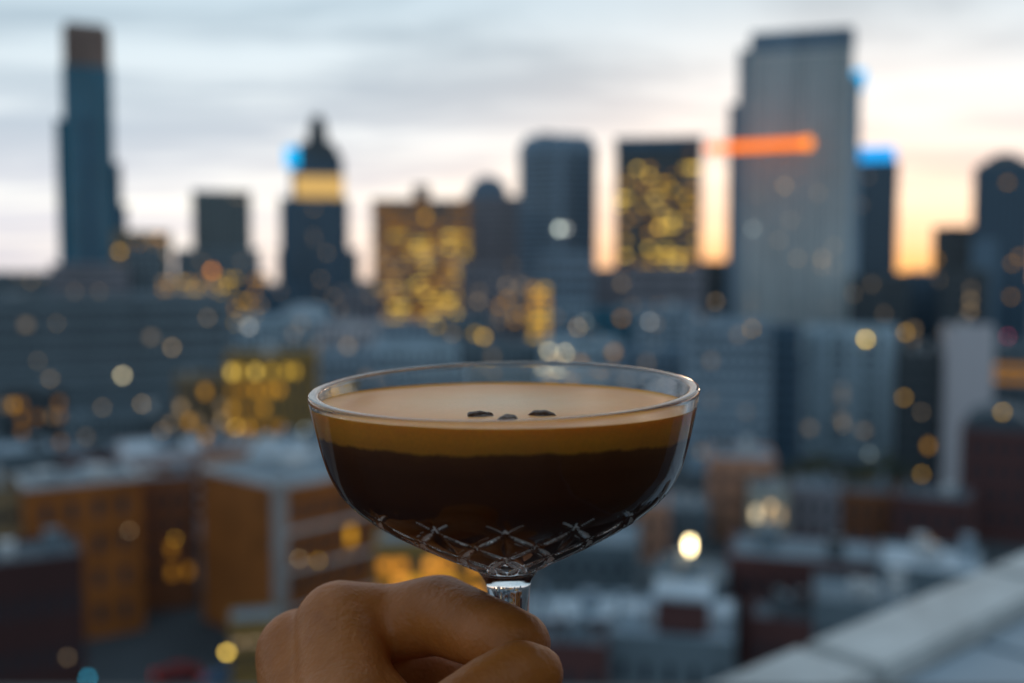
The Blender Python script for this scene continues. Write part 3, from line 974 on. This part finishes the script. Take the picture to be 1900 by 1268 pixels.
def tree(px, py, D, h, r, label, mt, seed):
    q = random.Random(seed)
    p = at(px, py, D)
    root = tag(empty('street_tree', (p.x, D, 0)), label, 'tree', 'street trees among the houses')
    m = MB().tube((0, 0, 0), (.1, 0, h * .55), .22, .13, 8)
    for k in range(6):
        a = k * 1.05 + q.uniform(-.3, .3)
        m.tube((.05, 0, h * (.35 + .03 * k)), (r * .6 * math.cos(a), r * .6 * math.sin(a), h * q.uniform(.6, .85)), .09, .03, 6)
    m.build('trunk', BARK, root)
    m = MB()
    cl_ = [(q.gauss(0, r * .45), q.gauss(0, r * .45), h * .68 + q.gauss(0, h * .13), q.uniform(.25, .5) * r) for _ in range(16)]
    for _ in range(1500):
        cx, cy, cz, cr = q.choice(cl_)
        v = Vector((q.gauss(0, 1), q.gauss(0, 1), q.gauss(0, 1))).normalized() * cr * q.uniform(.6, 1.0)
        c0 = Vector((cx, cy, cz)) + v
        s_ = q.uniform(.10, .24)
        a = Vector((q.gauss(0, 1), q.gauss(0, 1), q.gauss(0, 1))).normalized() * s_
        b = Vector((q.gauss(0, 1), q.gauss(0, 1), q.gauss(0, 1))).normalized() * s_
        i = len(m.v)
        m.v += [tuple(c0 - a), tuple(c0 + b), tuple(c0 + a), tuple(c0 - b)]
        m.f.append((i, i + 1, i + 2, i + 3))
    m.build('crown', mt, root)


for k, (px, py, D, h, r, lb) in enumerate([
        (1500, 880, 165, 11, 3.6, 'olive tree left of others under the pale apartment block'),
        (1548, 885, 160, 12, 4.0, 'largest olive tree under the pale apartment block'),
        (1610, 885, 163, 10.5, 3.6, 'dark olive tree under the right end of the pale apartment block'),
        (1655, 890, 166, 10, 3.2, 'dark tree in front of the black apartment block'),
        (640, 1100, 96, 8, 2.4, 'dark tree beside the brick front above the knuckles')]):
    tree(px, py, D, h, r, lb, LEAF[k % 2], 300 + k)

# ------------------------------------------------------------------ the ledge of the viewer's own building
ZL = CAMH - 1.2
o0, o1 = atz(1306, 1268, ZL), atz(1930, 1010, ZL)
i0 = atz(1575, 1272, ZL)
dirv = (o1 - o0).normalized()
nv = Vector((dirv.y, -dirv.x, 0))          # towards the viewer's side
wid = (i0 - o0).dot(nv)
LE = tag(empty('roof_ledge', (o0.x, o0.y, 0), math.atan2(dirv.y, dirv.x)), 'white roof ledge with jointed coping slabs in the lower right corner', 'ledge')
LW = pmat('ledge_paint', (.46, .44, .42), .55, .3, .16, 2.5, bump=.15, bscale=30)
LM = pmat('ledge_metal', (.26, .30, .34), .45, .4, .08, 1.0)
j1 = (atz(1500, 1199, ZL) - o0).dot(dirv)
jn = atz(1840, 1168, ZL)
s0, step = j1 - 1.35, 1.35
m0 = MB()


def slab(x0, x1, y0, y1, z0, z1, b=.015):
    bm = bmesh.new()
    bmesh.ops.create_cube(bm, size=1)
    for v in bm.verts:
        v.co = Vector((x0 if v.co.x < 0 else x1, y0 if v.co.y < 0 else y1, z0 if v.co.z < 0 else z1))
    bmesh.ops.bevel(bm, geom=bm.edges[:], offset=b, segments=2, affect='EDGES')
    me = bpy.data.meshes.new('slab')
    bm.to_mesh(me)
    bm.free()
    return me


for k in range(7):
    x0 = s0 + k * step
    me = slab(x0 + .02, x0 + step - .02, -wid, .0, ZL - .14, ZL)
    me.materials.append(LW)
    link('coping_slab', me, LE)
xx = s0
MB().box(s0, s0 + 7 * step, -wid + .03, -.03, ZL - 1.0, ZL - .142).build('upstand', LW, LE)
jx = (jn - o0).dot(dirv)
for k in range(-1, 4):
    me = slab(jx + k * 1.5 + .012, jx + k * 1.5 + 1.488, -wid - 1.3, -wid - .004, ZL - .18, ZL - .06)
    me.materials.append(LM)
    link('deck_panel', me, LE)
MB().box(jx - 1.49, jx + 6, -wid - 1.3, -wid - .01, ZL - 1.0, ZL - .185).build('deck_base', STEEL, LE)
MB().box(s0, s0 + 7 * step, -wid - 1.3, -.06, 0, ZL - 1.002).build('facade_wall', wall('grey'), LE)

# unseen dark floor added under the viewer to darken the bowl's reflections
tag(MB().box(-5, 1.2, -7, 2.4, CAMH - 1.8, CAMH - 1.6).build('shade_floor', pmat('shade_floor_dark', (.05, .045, .04), .7)), None, None, kind='structure')

tag(MB().box(1.25, 1.45, -2.0, .9, CAMH - 1.59, CAMH + 2.0).build('shade_wall', pmat('shade_wall_brown', (.14, .08, .045), .8)),
    'unseen dark wall added right of the viewer to shade the hand', 'wall', kind='structure')  # added out of view to cut the light from the right
BP = tag(empty('shade_screen', (-.9, 1.1, CAMH - 1.6)), 'unseen dark screen added below the picture to darken the bowl reflections', 'parapet')  # added out of view to keep the lower bowl's reflections dark
MB().box(-3.1, 1.6, 0, .12, 0, 1.04).build('wall', pmat('shade_screen_dark', (.03, .028, .027), .7), BP)
MB().box(-3.12, 1.62, -.03, .15, 1.042, 1.08).build('screen_top', pmat('shade_screen_rail', (.04, .035, .03), .5), BP)

# ------------------------------------------------------------------ the coupe glass
GLASS = bpy.data.materials.new('clear_glass')
GLASS.use_nodes = True
b = GLASS.node_tree.nodes['Principled BSDF']
b.inputs['Base Color'].default_value = (.985, .99, .99, 1)
b.inputs['Roughness'].default_value = 0.0
b.inputs['IOR'].default_value = 1.5
b.inputs['Transmission Weight'].default_value = 1.0
# a faint patchy film of foam and condensation on the dry wall above the drink
q_ = NG(GLASS.node_tree)
tcn = q_.n('ShaderNodeTexCoord')
sp = q_.n('ShaderNodeSeparateXYZ')
GLASS.node_tree.links.new(tcn.outputs['Object'], sp.inputs[0])
msk = q_.math('MULTIPLY', q_.math('GREATER_THAN', sp.outputs[2], -.0048), q_.math('LESS_THAN', sp.outputs[2], -.0009))
flm = q_.math('MULTIPLY', q_.math('SUBTRACT', q_.noise(tcn.outputs['Object'], 110, 6, .7, .5), .40, clamp=True), .55)
GLASS.node_tree.links.new(q_.math('MULTIPLY', msk, flm), b.inputs['Roughness'])

RIM_D = .0955 * FP / 712.0
rim_c = P(935, 716, RIM_D)
GL = tag(empty('coupe_glass', rim_c), 'stemmed coupe cocktail glass with cut diamond pattern on the lower bowl', 'glass')
TILT = R(2.6)
ROLL = R(-1.2)
GL.rotation_euler = (TILT, ROLL, 0)
MMS = .001
# outer profile, mm (radius, z) from the rim down to the stem
OUT = [(48.0, -1.2), (47.3, -5.0), (46.3, -10), (45.2, -15), (43.7, -20), (41.2, -25), (37.6, -29), (32.6, -33), (26.6, -37), (20.0, -41), (14.5, -44.2), (10.6, -46.5), (8.9, -47.4)]
INN = [(45.3, -1.0), (44.7, -5.0), (43.8, -10), (42.7, -15), (40.4, -20), (35.6, -24.0), (30.0, -26.6), (24.0, -28.8), (17.4, -30.6), (11.6, -31.7), (7.0, -32.3), (3.0, -32.5), (0.05, -32.6)]


ZS = .968
OUT = [(r_, z_ * ZS) for r_, z_ in OUT]
INN = [(r_, z_ * ZS) for r_, z_ in INN]


def spline(pts, n):
    """Catmull-Rom resample"""
    out = []
    m_ = len(pts) - 1
    for k in range(n + 1):
        t = k / n * m_
        i = min(int(t), m_ - 1)
        u = t - i
        p0 = pts[max(i - 1, 0)]
        p1, p2 = pts[i], pts[i + 1]
        p3 = pts[min(i + 2, m_)]
        out.append(tuple(.5 * ((2 * p1[c]) + (-p0[c] + p2[c]) * u + (2 * p0[c] - 5 * p1[c] + 4 * p2[c] - p3[c]) * u * u +
                               (-p0[c] + 3 * p1[c] - 3 * p2[c] + p3[c]) * u ** 3) for c in (0, 1)))
    return out


SEG = 600
NCUT = 16


def tri(x):
    return abs(x - round(x))


STARS = []
for k_ in range(-3, 4):
    # centres of the diamonds: both families half way between lines
    for tt in (.62 + k_ * .5 / 2.3,):
        STARS.append((tt, .25 if k_ % 2 == 0 else .75))


def groove(th, r, z, lines=False):
    """depth in mm of the cut pattern at an angle and height on the outside of the bowl"""
    z /= ZS
    if z > -22.5 or z < -46.6:
        return 0.0
    t = (-z - 22.5) / 24.1
    arc = 2 * math.pi * r / NCUT
    u = th * NCUT / (2 * math.pi)
    d = 0.0
    # two families of crossing V cuts forming diamonds on the lower half
    sft = (t - .62) * 2.3
    for sg in (1, -1):
        x = tri(u + sg * sft + .25) * arc
        w_ = 1.0
        across = min(1, 2.6 * tri(u - sg * sft + .25))     # each stroke tapers out where it meets the next
        fade = min(1, max(0, (t - .06) / .10)) * min(1, (1.0 - t) / .05)
        d = max(d, max(0, 1 - x / w_) * 1.15 * fade * across)
        x2 = tri(u + sg * sft + .25 + .16) * arc
        d = max(d, max(0, 1 - x2 / .4) * .45 * fade * across)
    # tall pointed leaf cuts reaching up the wall
    if t < .56 and not lines:
        x = tri(u + .25) * arc
        w_ = 1.7 * max(0, math.sin(math.pi * min(1, t / .56)))
        if w_ > 0:
            d = max(d, max(0, 1 - x / w_) * .8 * min(1, w_))
    # little stars inside the diamonds
    for tc_, off in STARS:
        xs = tri(u + off) * arc
        ys = (t - tc_) * 27
        if abs(xs) < 1.9 and abs(ys) < 2.4:
            d = max(d, .7 * max(0, 1 - abs(xs) / .5) * max(0, 1 - abs(ys) / 2.2), .7 * max(0, 1 - abs(ys) / .5) * max(0, 1 - abs(xs) / 2.0))
    return d


m = MB()
prof_o = spline(OUT, 190)
rim = [(48.0, -1.2), (48.0, -.6), (47.85, -.2), (47.55, -.03), (47.1, .03), (46.6, .05), (46.1, .02), (45.7, -.06), (45.42, -.25), (45.32, -.6), (45.3, -1.0)]
prof_i = spline(INN, 70)
full = [('o', p) for p in reversed(prof_o)] + [('r', p) for p in rim[1:-1]] + [('i', p) for p in prof_i]
for kind_, (r_, z_) in full:
    for i in range(SEG):
        th = 2 * math.pi * i / SEG
        rr_, zz_ = r_, z_
        if kind_ == 'o':
            gdp = groove(th + 1.5 * math.pi / NCUT, r_, z_)
            if gdp:
                # push in along the surface normal (towards axis and up)
                rr_ -= gdp * .62
                zz_ += gdp * .70
        m.v.append((rr_ * math.cos(th - math.pi / 2) * MMS, rr_ * math.sin(th - math.pi / 2) * MMS, zz_ * MMS))
for k in range(len(full) - 1):
    for i in range(SEG):
        j = (i + 1) % SEG
        m.f.append((k * SEG + i, k * SEG + j, (k + 1) * SEG + j, (k + 1) * SEG + i))
bowl = m.build('bowl', GLASS, GL, smooth=True)
CUT = bpy.data.materials.new('ground_cut_glass')  # whitish, nearly opaque cuts stand in for bright streaks refracted by the facets
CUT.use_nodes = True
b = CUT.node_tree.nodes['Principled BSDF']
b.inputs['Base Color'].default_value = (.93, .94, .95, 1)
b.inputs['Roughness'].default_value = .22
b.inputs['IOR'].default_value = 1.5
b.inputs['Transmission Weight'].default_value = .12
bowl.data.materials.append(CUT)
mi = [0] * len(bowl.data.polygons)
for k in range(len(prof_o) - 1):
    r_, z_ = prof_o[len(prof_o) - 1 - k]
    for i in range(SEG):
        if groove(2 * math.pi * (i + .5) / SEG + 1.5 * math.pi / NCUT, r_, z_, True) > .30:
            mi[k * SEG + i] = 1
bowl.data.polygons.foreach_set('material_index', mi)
m = MB()
STEM = spline([(8.9, -47.4), (7.9, -48.4), (6.9, -49.8), (6.0, -51.4), (5.6, -53), (5.3, -57), (5.1, -66), (5.0, -80), (5.0, -98), (5.6, -108), (8, -113), (14, -116.5)], 70)
STEM = [(r_ * MMS, (z_ + 47.4 * (1 - ZS)) * MMS) for r_, z_ in reversed(STEM)]
m.lathe(STEM, 96)
m.build('stem', GLASS, GL, smooth=True)
m = MB()
FOOT = [(.05, -121.5), (20, -121.4), (34, -121.2), (35.5, -120.8), (36, -120.2), (35.5, -119.6), (30, -119.0), (22, -118.2), (14, -116.5)]
m.lathe([(r_ * MMS, (z_ + 47.4 * (1 - ZS)) * MMS) for r_, z_ in FOOT], 96)
m.build('foot', GLASS, GL, smooth=True)

# ------------------------------------------------------------------ the drink: coffee under a foam head
def inner_r(z):
    for (r0, z0), (r1, z1) in zip(prof_i[:-1], prof_i[1:]):
        if z1 <= z <= z0:
            t = (z0 - z) / (z0 - z1)
            return r0 + (r1 - r0) * t
    return prof_i[-1][0] if z < prof_i[-1][1] else prof_i[0][0]


DR = tag(empty('coffee_cocktail', rim_c), 'dark coffee cocktail under a thick tan foam head, filling the coupe', 'drink')
DR.rotation_euler = GL.rotation_euler
UPL = GL.rotation_euler.to_matrix().transposed() @ Vector((0, 0, 1))


def lev(th, z):
    """height in the tilted glass of a truly level line z, and the wall radius there"""
    r_ = 44.0
    for _ in range(6):
        zz = z - (UPL.x * math.cos(th - math.pi / 2) + UPL.y * math.sin(th - math.pi / 2)) * r_ / UPL.z
        r_ = inner_r(zz)
    return zz, r_


COF = bpy.data.materials.new('coffee_liquid')
COF.use_nodes = True
b = COF.node_tree.nodes['Principled BSDF']
q_ = NG(COF.node_tree)
at_ = q_.n('ShaderNodeAttribute', attribute_name='depth')
tcn = q_.n('ShaderNodeTexCoord')
cn = q_.noise(tcn.outputs['Object'], 240, 4, .65, .5)
cd = q_.math('ADD', at_.outputs['Fac'], q_.math('MULTIPLY', q_.math('SUBTRACT', cn, .5), .10))
# fine foam still rising in the first millimetres under the head
COF.node_tree.links.new(q_.ramp(cd, [(0.0, (.16, .045, .012)), (.05, (.12, .032, .009)), (.16, (.095, .023, .006)), (1.0, (.085, .018, .006))]), b.inputs['Base Color'])
b.inputs['Roughness'].default_value = .35
b.inputs['Specular IOR Level'].default_value = .07
FOAM = bpy.data.materials.new('coffee_foam')
FOAM.use_nodes = True
t_ = FOAM.node_tree
b = t_.nodes['Principled BSDF']
q_ = NG(t_)
tcn = q_.n('ShaderNodeTexCoord')
sp = q_.n('ShaderNodeSeparateXYZ')
t_.links.new(tcn.outputs['Object'], sp.inputs[0])
rad = q_.math('SQRT', q_.math('ADD', q_.math('POWER', sp.outputs[0], 2.0), q_.math('POWER', sp.outputs[1], 2.0)))
nz_ = q_.noise(tcn.outputs['Object'], 90, 4, .6, .6)
rad = q_.math('ADD', rad, q_.math('MULTIPLY', q_.math('SUBTRACT', nz_, .5), .012))
fc = q_.ramp(q_.math('MULTIPLY', rad, 1 / .045), [(0.0, (.95, .53, .29)), (.40, (.93, .42, .17)), (.66, (.88, .32, .08)), (.86, (.80, .24, .035)), (1.0, (.93, .32, .03))])
# darker towards the coffee, ragged, with finer mottling of the bubbles
at_ = q_.n('ShaderNodeAttribute', attribute_name='depth')
n3 = q_.noise(tcn.outputs['Object'], 260, 4, .65, .4)
n4 = q_.noise(tcn.outputs['Object'], 1500, 2, .5)
dp = q_.math('ADD', at_.outputs['Fac'], q_.math('MULTIPLY', q_.math('SUBTRACT', n3, .5), .22))
fc = q_.mix(q_.math('MULTIPLY', q_.math('SUBTRACT', n4, .35, clamp=True), .5), fc, (.42, .17, .04, 1))
low_ = q_.ramp(dp, [(.45, (0, 0, 0)), (.88, (.22, .22, .22)), (1.0, (1, 1, 1))])
fc = q_.mix(low_, fc, (.16, .045, .012, 1))
t_.links.new(fc, b.inputs['Base Color'])
b.inputs['Roughness'].default_value = .28
b.inputs['Specular IOR Level'].default_value = .07
b.inputs['Subsurface Weight'].default_value = .5
b.inputs['Subsurface Radius'].default_value = (1.0, .55, .3)
b.inputs['Subsurface Scale'].default_value = .002
bn = q_.n('ShaderNodeBump')
bn.inputs['Strength'].default_value = .12
bn.inputs['Distance'].default_value = .0002
vo = q_.n('ShaderNodeTexVoronoi')
t_.links.new(tcn.outputs['Object'], vo.inputs['Vector'])
vo.inputs['Scale'].default_value = 1600
t_.links.new(vo.outputs['Distance'], bn.inputs['Height'])
t_.links.new(bn.outputs[0], b.inputs['Normal'])

FT = -4.2                                  # foam top, mm


def foam_low(th):
    """height of the foam's underside round the bowl; thinner at the front"""
    fr = -math.cos(th)                     # th = 0 faces the camera after the -90 degree turn
    return -11.6 + (-fr) * 1.9 + .22 * math.sin(5 * th) + .15 * math.sin(11 * th + 1) + .10 * math.sin(23 * th + 2) + .07 * math.sin(37 * th)


NS = 160
m = MB()
ins = .25                                  # the liquid wets the glass: it reaches just into the wall
rows = []
rings = []
for i in range(NS):
    th = 2 * math.pi * i / NS
    zl = foam_low(th)
    col_ = []
    for k in range(9):
        z, r_ = lev(th, FT + .5 + (zl - FT - .5) * k / 8)
        col_.append((r_ + ins, z))
    rings.append(col_)
for k in range(9):
    for i in range(NS):
        th = 2 * math.pi * i / NS - math.pi / 2
        r_, z = rings[i][k]
        m.v.append((r_ * math.cos(th) * MMS, r_ * math.sin(th) * MMS, z * MMS))
for k in range(8):
    for i in range(NS):
        j = (i + 1) % NS
        m.f.append((k * NS + j, k * NS + i, (k + 1) * NS + i, (k + 1) * NS + j))
# top surface with a small meniscus
tops = [(1.0, .5), (.99, .2), (.975, .05), (.95, 0)] + [(.9 - .1 * k, .012 * k) for k in range(9)] + [(.05, .1), (.01, .1)]
b0 = len(m.v)
rt = inner_r(FT) + ins
qn = random.Random(5)
for f_, dz_ in tops:
    for i in range(NS):
        th = 2 * math.pi * i / NS - math.pi / 2
        wv = f_ * (.10 * math.sin(3 * th + f_ * 9) + .06 * math.sin(7 * th - f_ * 5)) if f_ < .97 else 0
        zt, rt = lev(th + math.pi / 2, FT)
        rt += ins
        m.v.append((rt * f_ * math.cos(th) * MMS, rt * f_ * math.sin(th) * MMS, (FT + (zt - FT) * f_ + dz_ + wv) * MMS))
for k in range(len(tops) - 1):
    for i in range(NS):
        j = (i + 1) % NS
        m.f.append((b0 + k * NS + i, b0 + k * NS + j, b0 + (k + 1) * NS + j, b0 + (k + 1) * NS + i))
m.f.append(tuple(b0 + (len(tops) - 1) * NS + i for i in range(NS)))
fo = m.build('foam', FOAM, DR, smooth=True)
att = fo.data.attributes.new('depth', 'FLOAT', 'POINT')
att.data.foreach_set('value', [(i // NS) / 8 if i < 9 * NS else 0.0 for i in range(len(m.v))])
m = MB()
zs = [-.0] + [k / 40 for k in range(1, 41)]
for k in range(41):
    for i in range(NS):
        th = 2 * math.pi * i / NS
        z0_ = lev(th, foam_low(th))[0]
        z = z0_ + (-32.5 * ZS - z0_) * (k / 40) ** .9
        r_ = max(.05, inner_r(z) + ins)
        m.v.append((r_ * math.cos(th - math.pi / 2) * MMS, r_ * math.sin(th - math.pi / 2) * MMS, (z - ins * (k / 40)) * MMS))
for k in range(40):
    for i in range(NS):
        j = (i + 1) % NS
        m.f.append((k * NS + j, k * NS + i, (k + 1) * NS + i, (k + 1) * NS + j))
co = m.build('coffee', COF, DR, smooth=True)
att = co.data.attributes.new('depth', 'FLOAT', 'POINT')
att.data.foreach_set('value', [(i // NS) / 40 for i in range(len(m.v))])

# ------------------------------------------------------------------ three coffee beans on the foam
BEAN = pmat('coffee_bean_shell', (.12, .045, .018), .4, .5, .35, 600, bump=.6, bscale=900)


def bean(x, y, rz, roll, label, up=.3):
    m = MB()
    nu_, nv_ = 36, 24
    for a in range(nv_ + 1):
        ph = math.pi * a / nv_
        for b_ in range(nu_):
            th = 2 * math.pi * b_ / nu_
            X = 3.7 * math.cos(ph)
            Yv = 2.7 * math.sin(ph) * math.cos(th)
            Z = 1.9 * math.sin(ph) * math.sin(th)
            if Z > 0:                       # the flat side with its crease
                Z *= .45
                cr_ = max(0, 1 - abs(Yv - .35 * math.sin(X * .9)) / .55) * min(1, math.sin(ph) * 1.6)
                Z -= .9 * cr_
            k_ = .88 * (1 + .05 * math.sin(X * 2.3 + rz) + .04 * math.sin(Yv * 3.1 + rz * 2))
            m.v.append((X * k_ * MMS, Yv * k_ * MMS, Z * k_ * MMS))
    for a in range(nv_):
        for b_ in range(nu_):
            c_ = (b_ + 1) % nu_
            m.f.append((a * nu_ + b_, a * nu_ + c_, (a + 1) * nu_ + c_, (a + 1) * nu_ + b_))
    o = m.build('coffee_bean', BEAN, None, smooth=True)
    tag(o, label, 'coffee bean', 'coffee beans on the foam')
    loc = DR.matrix_basis @ Vector((x * MMS, y * MMS, (FT + up - (UPL.x * x + UPL.y * y) / UPL.z) * MMS))
    o.location = loc
    o.rotation_euler = (R(roll), R(3), R(rz))
    return o


bpy.context.view_layer.update()
bean(-5.0, -25.0, 14, 20, 'left coffee bean of the three floating on the foam', -.1)
bean(8.6, -25.0, -12, 25, 'right coffee bean of the three, tilted with its crease up', -.1)
bean(.9, -29.5, 70, 170, 'front middle coffee bean of the three, half behind the rim', -.7)

# ------------------------------------------------------------------ the hand round the stem
SKIN = bpy.data.materials.new('skin')
SKIN.use_nodes = True
t_ = SKIN.node_tree
b = t_.nodes['Principled BSDF']
q_ = NG(t_)
tcn = q_.n('ShaderNodeTexCoord')
s1 = q_.noise(tcn.outputs['Object'], 45, 5, .6, .3)
s2 = q_.noise(tcn.outputs['Object'], 420, 3, .6)
cc = q_.ramp(s1, [(.3, (.36, .088, .010)), (.5, (.48, .13, .016)), (.72, (.60, .175, .042))])
cc = q_.mix(q_.math('MULTIPLY', s2, .22), cc, (.30, .12, .06, 1))
t_.links.new(cc, b.inputs['Base Color'])
b.inputs['Roughness'].default_value = .5
b.inputs['Specular IOR Level'].default_value = .35
b.inputs['Subsurface Weight'].default_value = .18
b.inputs['Subsurface Radius'].default_value = (1.0, .35, .18)
b.inputs['Subsurface Scale'].default_value = .004
bn = q_.n('ShaderNodeBump')
bn.inputs['Strength'].default_value = .3
bn.inputs['Distance'].default_value = .0005
vo = q_.n('ShaderNodeTexVoronoi')
t_.links.new(tcn.outputs['Object'], vo.inputs['Vector'])
vo.inputs['Scale'].default_value = 900
hgt = q_.math('ADD', q_.math('ADD', q_.math('MULTIPLY', vo.outputs['Distance'], .6), s2), q_.math('MULTIPLY', q_.noise(tcn.outputs['Object'], 130, 3, .6, .8), 3.0))
t_.links.new(hgt, bn.inputs['Height'])
t_.links.new(bn.outputs[0], b.inputs['Normal'])

CH = {  # chains of (px, py, depth m, radius mm)
    'index': [(630, 1162, .258, 11.8), (730, 1156, .262, 10.0), (815, 1140, .257, 10.2), (885, 1168, .2445, 9.0), (938, 1188, .2370, 8.5), (964, 1194, .2350, 7.6)],
    'middle': [(556, 1212, .262, 11.6), (690, 1245, .282, 11.0), (815, 1250, .296, 10.8), (910, 1258, .291, 9.4), (968, 1272, .277, 8.6), (990, 1290, .264, 7.6)],
    'ring': [(560, 1360, .262, 11.2), (690, 1385, .284, 9.6), (815, 1395, .298, 9.6), (910, 1400, .292, 8.4), (970, 1410, .277, 8.0), (990, 1420, .264, 7.2)],
    'little': [(580, 1480, .258, 10.2), (690, 1495, .276, 8.6), (790, 1500, .287, 8.4), (870, 1505, .283, 7.4), (930, 1510, .270, 7.0), (950, 1515, .260, 6.4)],
    'thumb': [(700, 1560, .200, 15.0), (775, 1440, .205, 12.2), (850, 1350, .2125, 10.2), (915, 1290, .2175, 8.9), (965, 1256, .2205, 8.1), (994, 1250, .2215, 6.5)],
    'meta1': [(630, 1162, .258, 11.8), (640, 1290, .240, 12.0), (690, 1560, .205, 15.0)],
    'meta2': [(556, 1212, .262, 11.6), (580, 1330, .246, 12.5), (650, 1600, .210, 16.0)],
    'meta3': [(560, 1360, .262, 11.2), (590, 1450, .246, 12.5), (640, 1650, .214, 16.0)],
    'meta4': [(580, 1480, .258, 10.2), (600, 1560, .244, 12.0), (640, 1700, .216, 16.0)],
    'fill': [(640, 1230, .262, 10.0), (760, 1245, .275, 10.0), (830, 1270, .280, 10.0)],
    'web': [(650, 1290, .245, 12.0), (740, 1400, .228, 12.0), (770, 1430, .214, 12.0)],
    'palm': [(660, 1320, .255, 12.0), (700, 1450, .240, 14.0), (690, 1600, .215, 16.0)],
    'arm': [(670, 1600, .207, 20.0), (640, 1800, .190, 25.0), (560, 2300, .170, 29.0), (380, 3200, .150, 36.0)],
}
bm = bmesh.new()


def capsule(bm, a, c, ra, rc):
    n = 20
    ax = c - a
    L_ = ax.length
    q0 = ax.to_track_quat('Z', 'Y')
    rings_ = []
    for k in range(6):
        t = -math.pi / 2 + (math.pi / 2) * k / 5
        rings_.append((ra * math.sin(t), ra * math.cos(t)))
    for k in range(6):
        t = (math.pi / 2) * k / 5
        rings_.append((L_ + rc * math.sin(t), rc * math.cos(t)))
    vs = []
    for z, r_ in rings_:
        vs.append([bm.verts.new(a + q0 @ Vector((max(r_, 1e-5) * math.cos(2 * math.pi * i / n), max(r_, 1e-5) * math.sin(2 * math.pi * i / n), z))) for i in range(n)])
    for k in range(len(vs) - 1):
        for i in range(n):
            j = (i + 1) % n
            bm.faces.new((vs[k][i], vs[k][j], vs[k + 1][j], vs[k + 1][i]))
    bm.faces.new(list(reversed(vs[0])))
    bm.faces.new(vs[-1])


for nm, ch in CH.items():
    pts = [(P(a, b_, c_), r_ * .001) for a, b_, c_, r_ in ch]
    # smooth the chain a little by resampling
    for (p0, r0), (p1, r1) in zip(pts[:-1], pts[1:]):
        capsule(bm, p0, p1, r0, r1)
me = bpy.data.meshes.new('hand')
bm.to_mesh(me)
bm.free()
HAND = bpy.data.objects.new('hand', me)
COL.objects.link(HAND)
md = HAND.modifiers.new('remesh', 'REMESH')
md.mode = 'VOXEL'
md.voxel_size = .0013
md.use_smooth_shade = True
sm = HAND.modifiers.new('smooth', 'SMOOTH')
sm.factor = .5
sm.iterations = 6
dg = bpy.context.evaluated_depsgraph_get()
ev = HAND.evaluated_get(dg)
me2 = bpy.data.meshes.new_from_object(ev)
HAND.modifiers.clear()
HAND.data = me2
me2.name = 'hand'
me2.materials.clear()
me2.materials.append(SKIN)
# origin at the wrist
org = P(670, 1600, .207)
me2.transform(Matrix.Translation(-org))
HAND.location = org
tag(HAND, 'bare left hand with warm brown skin gripping the stem of the coupe', 'hand')
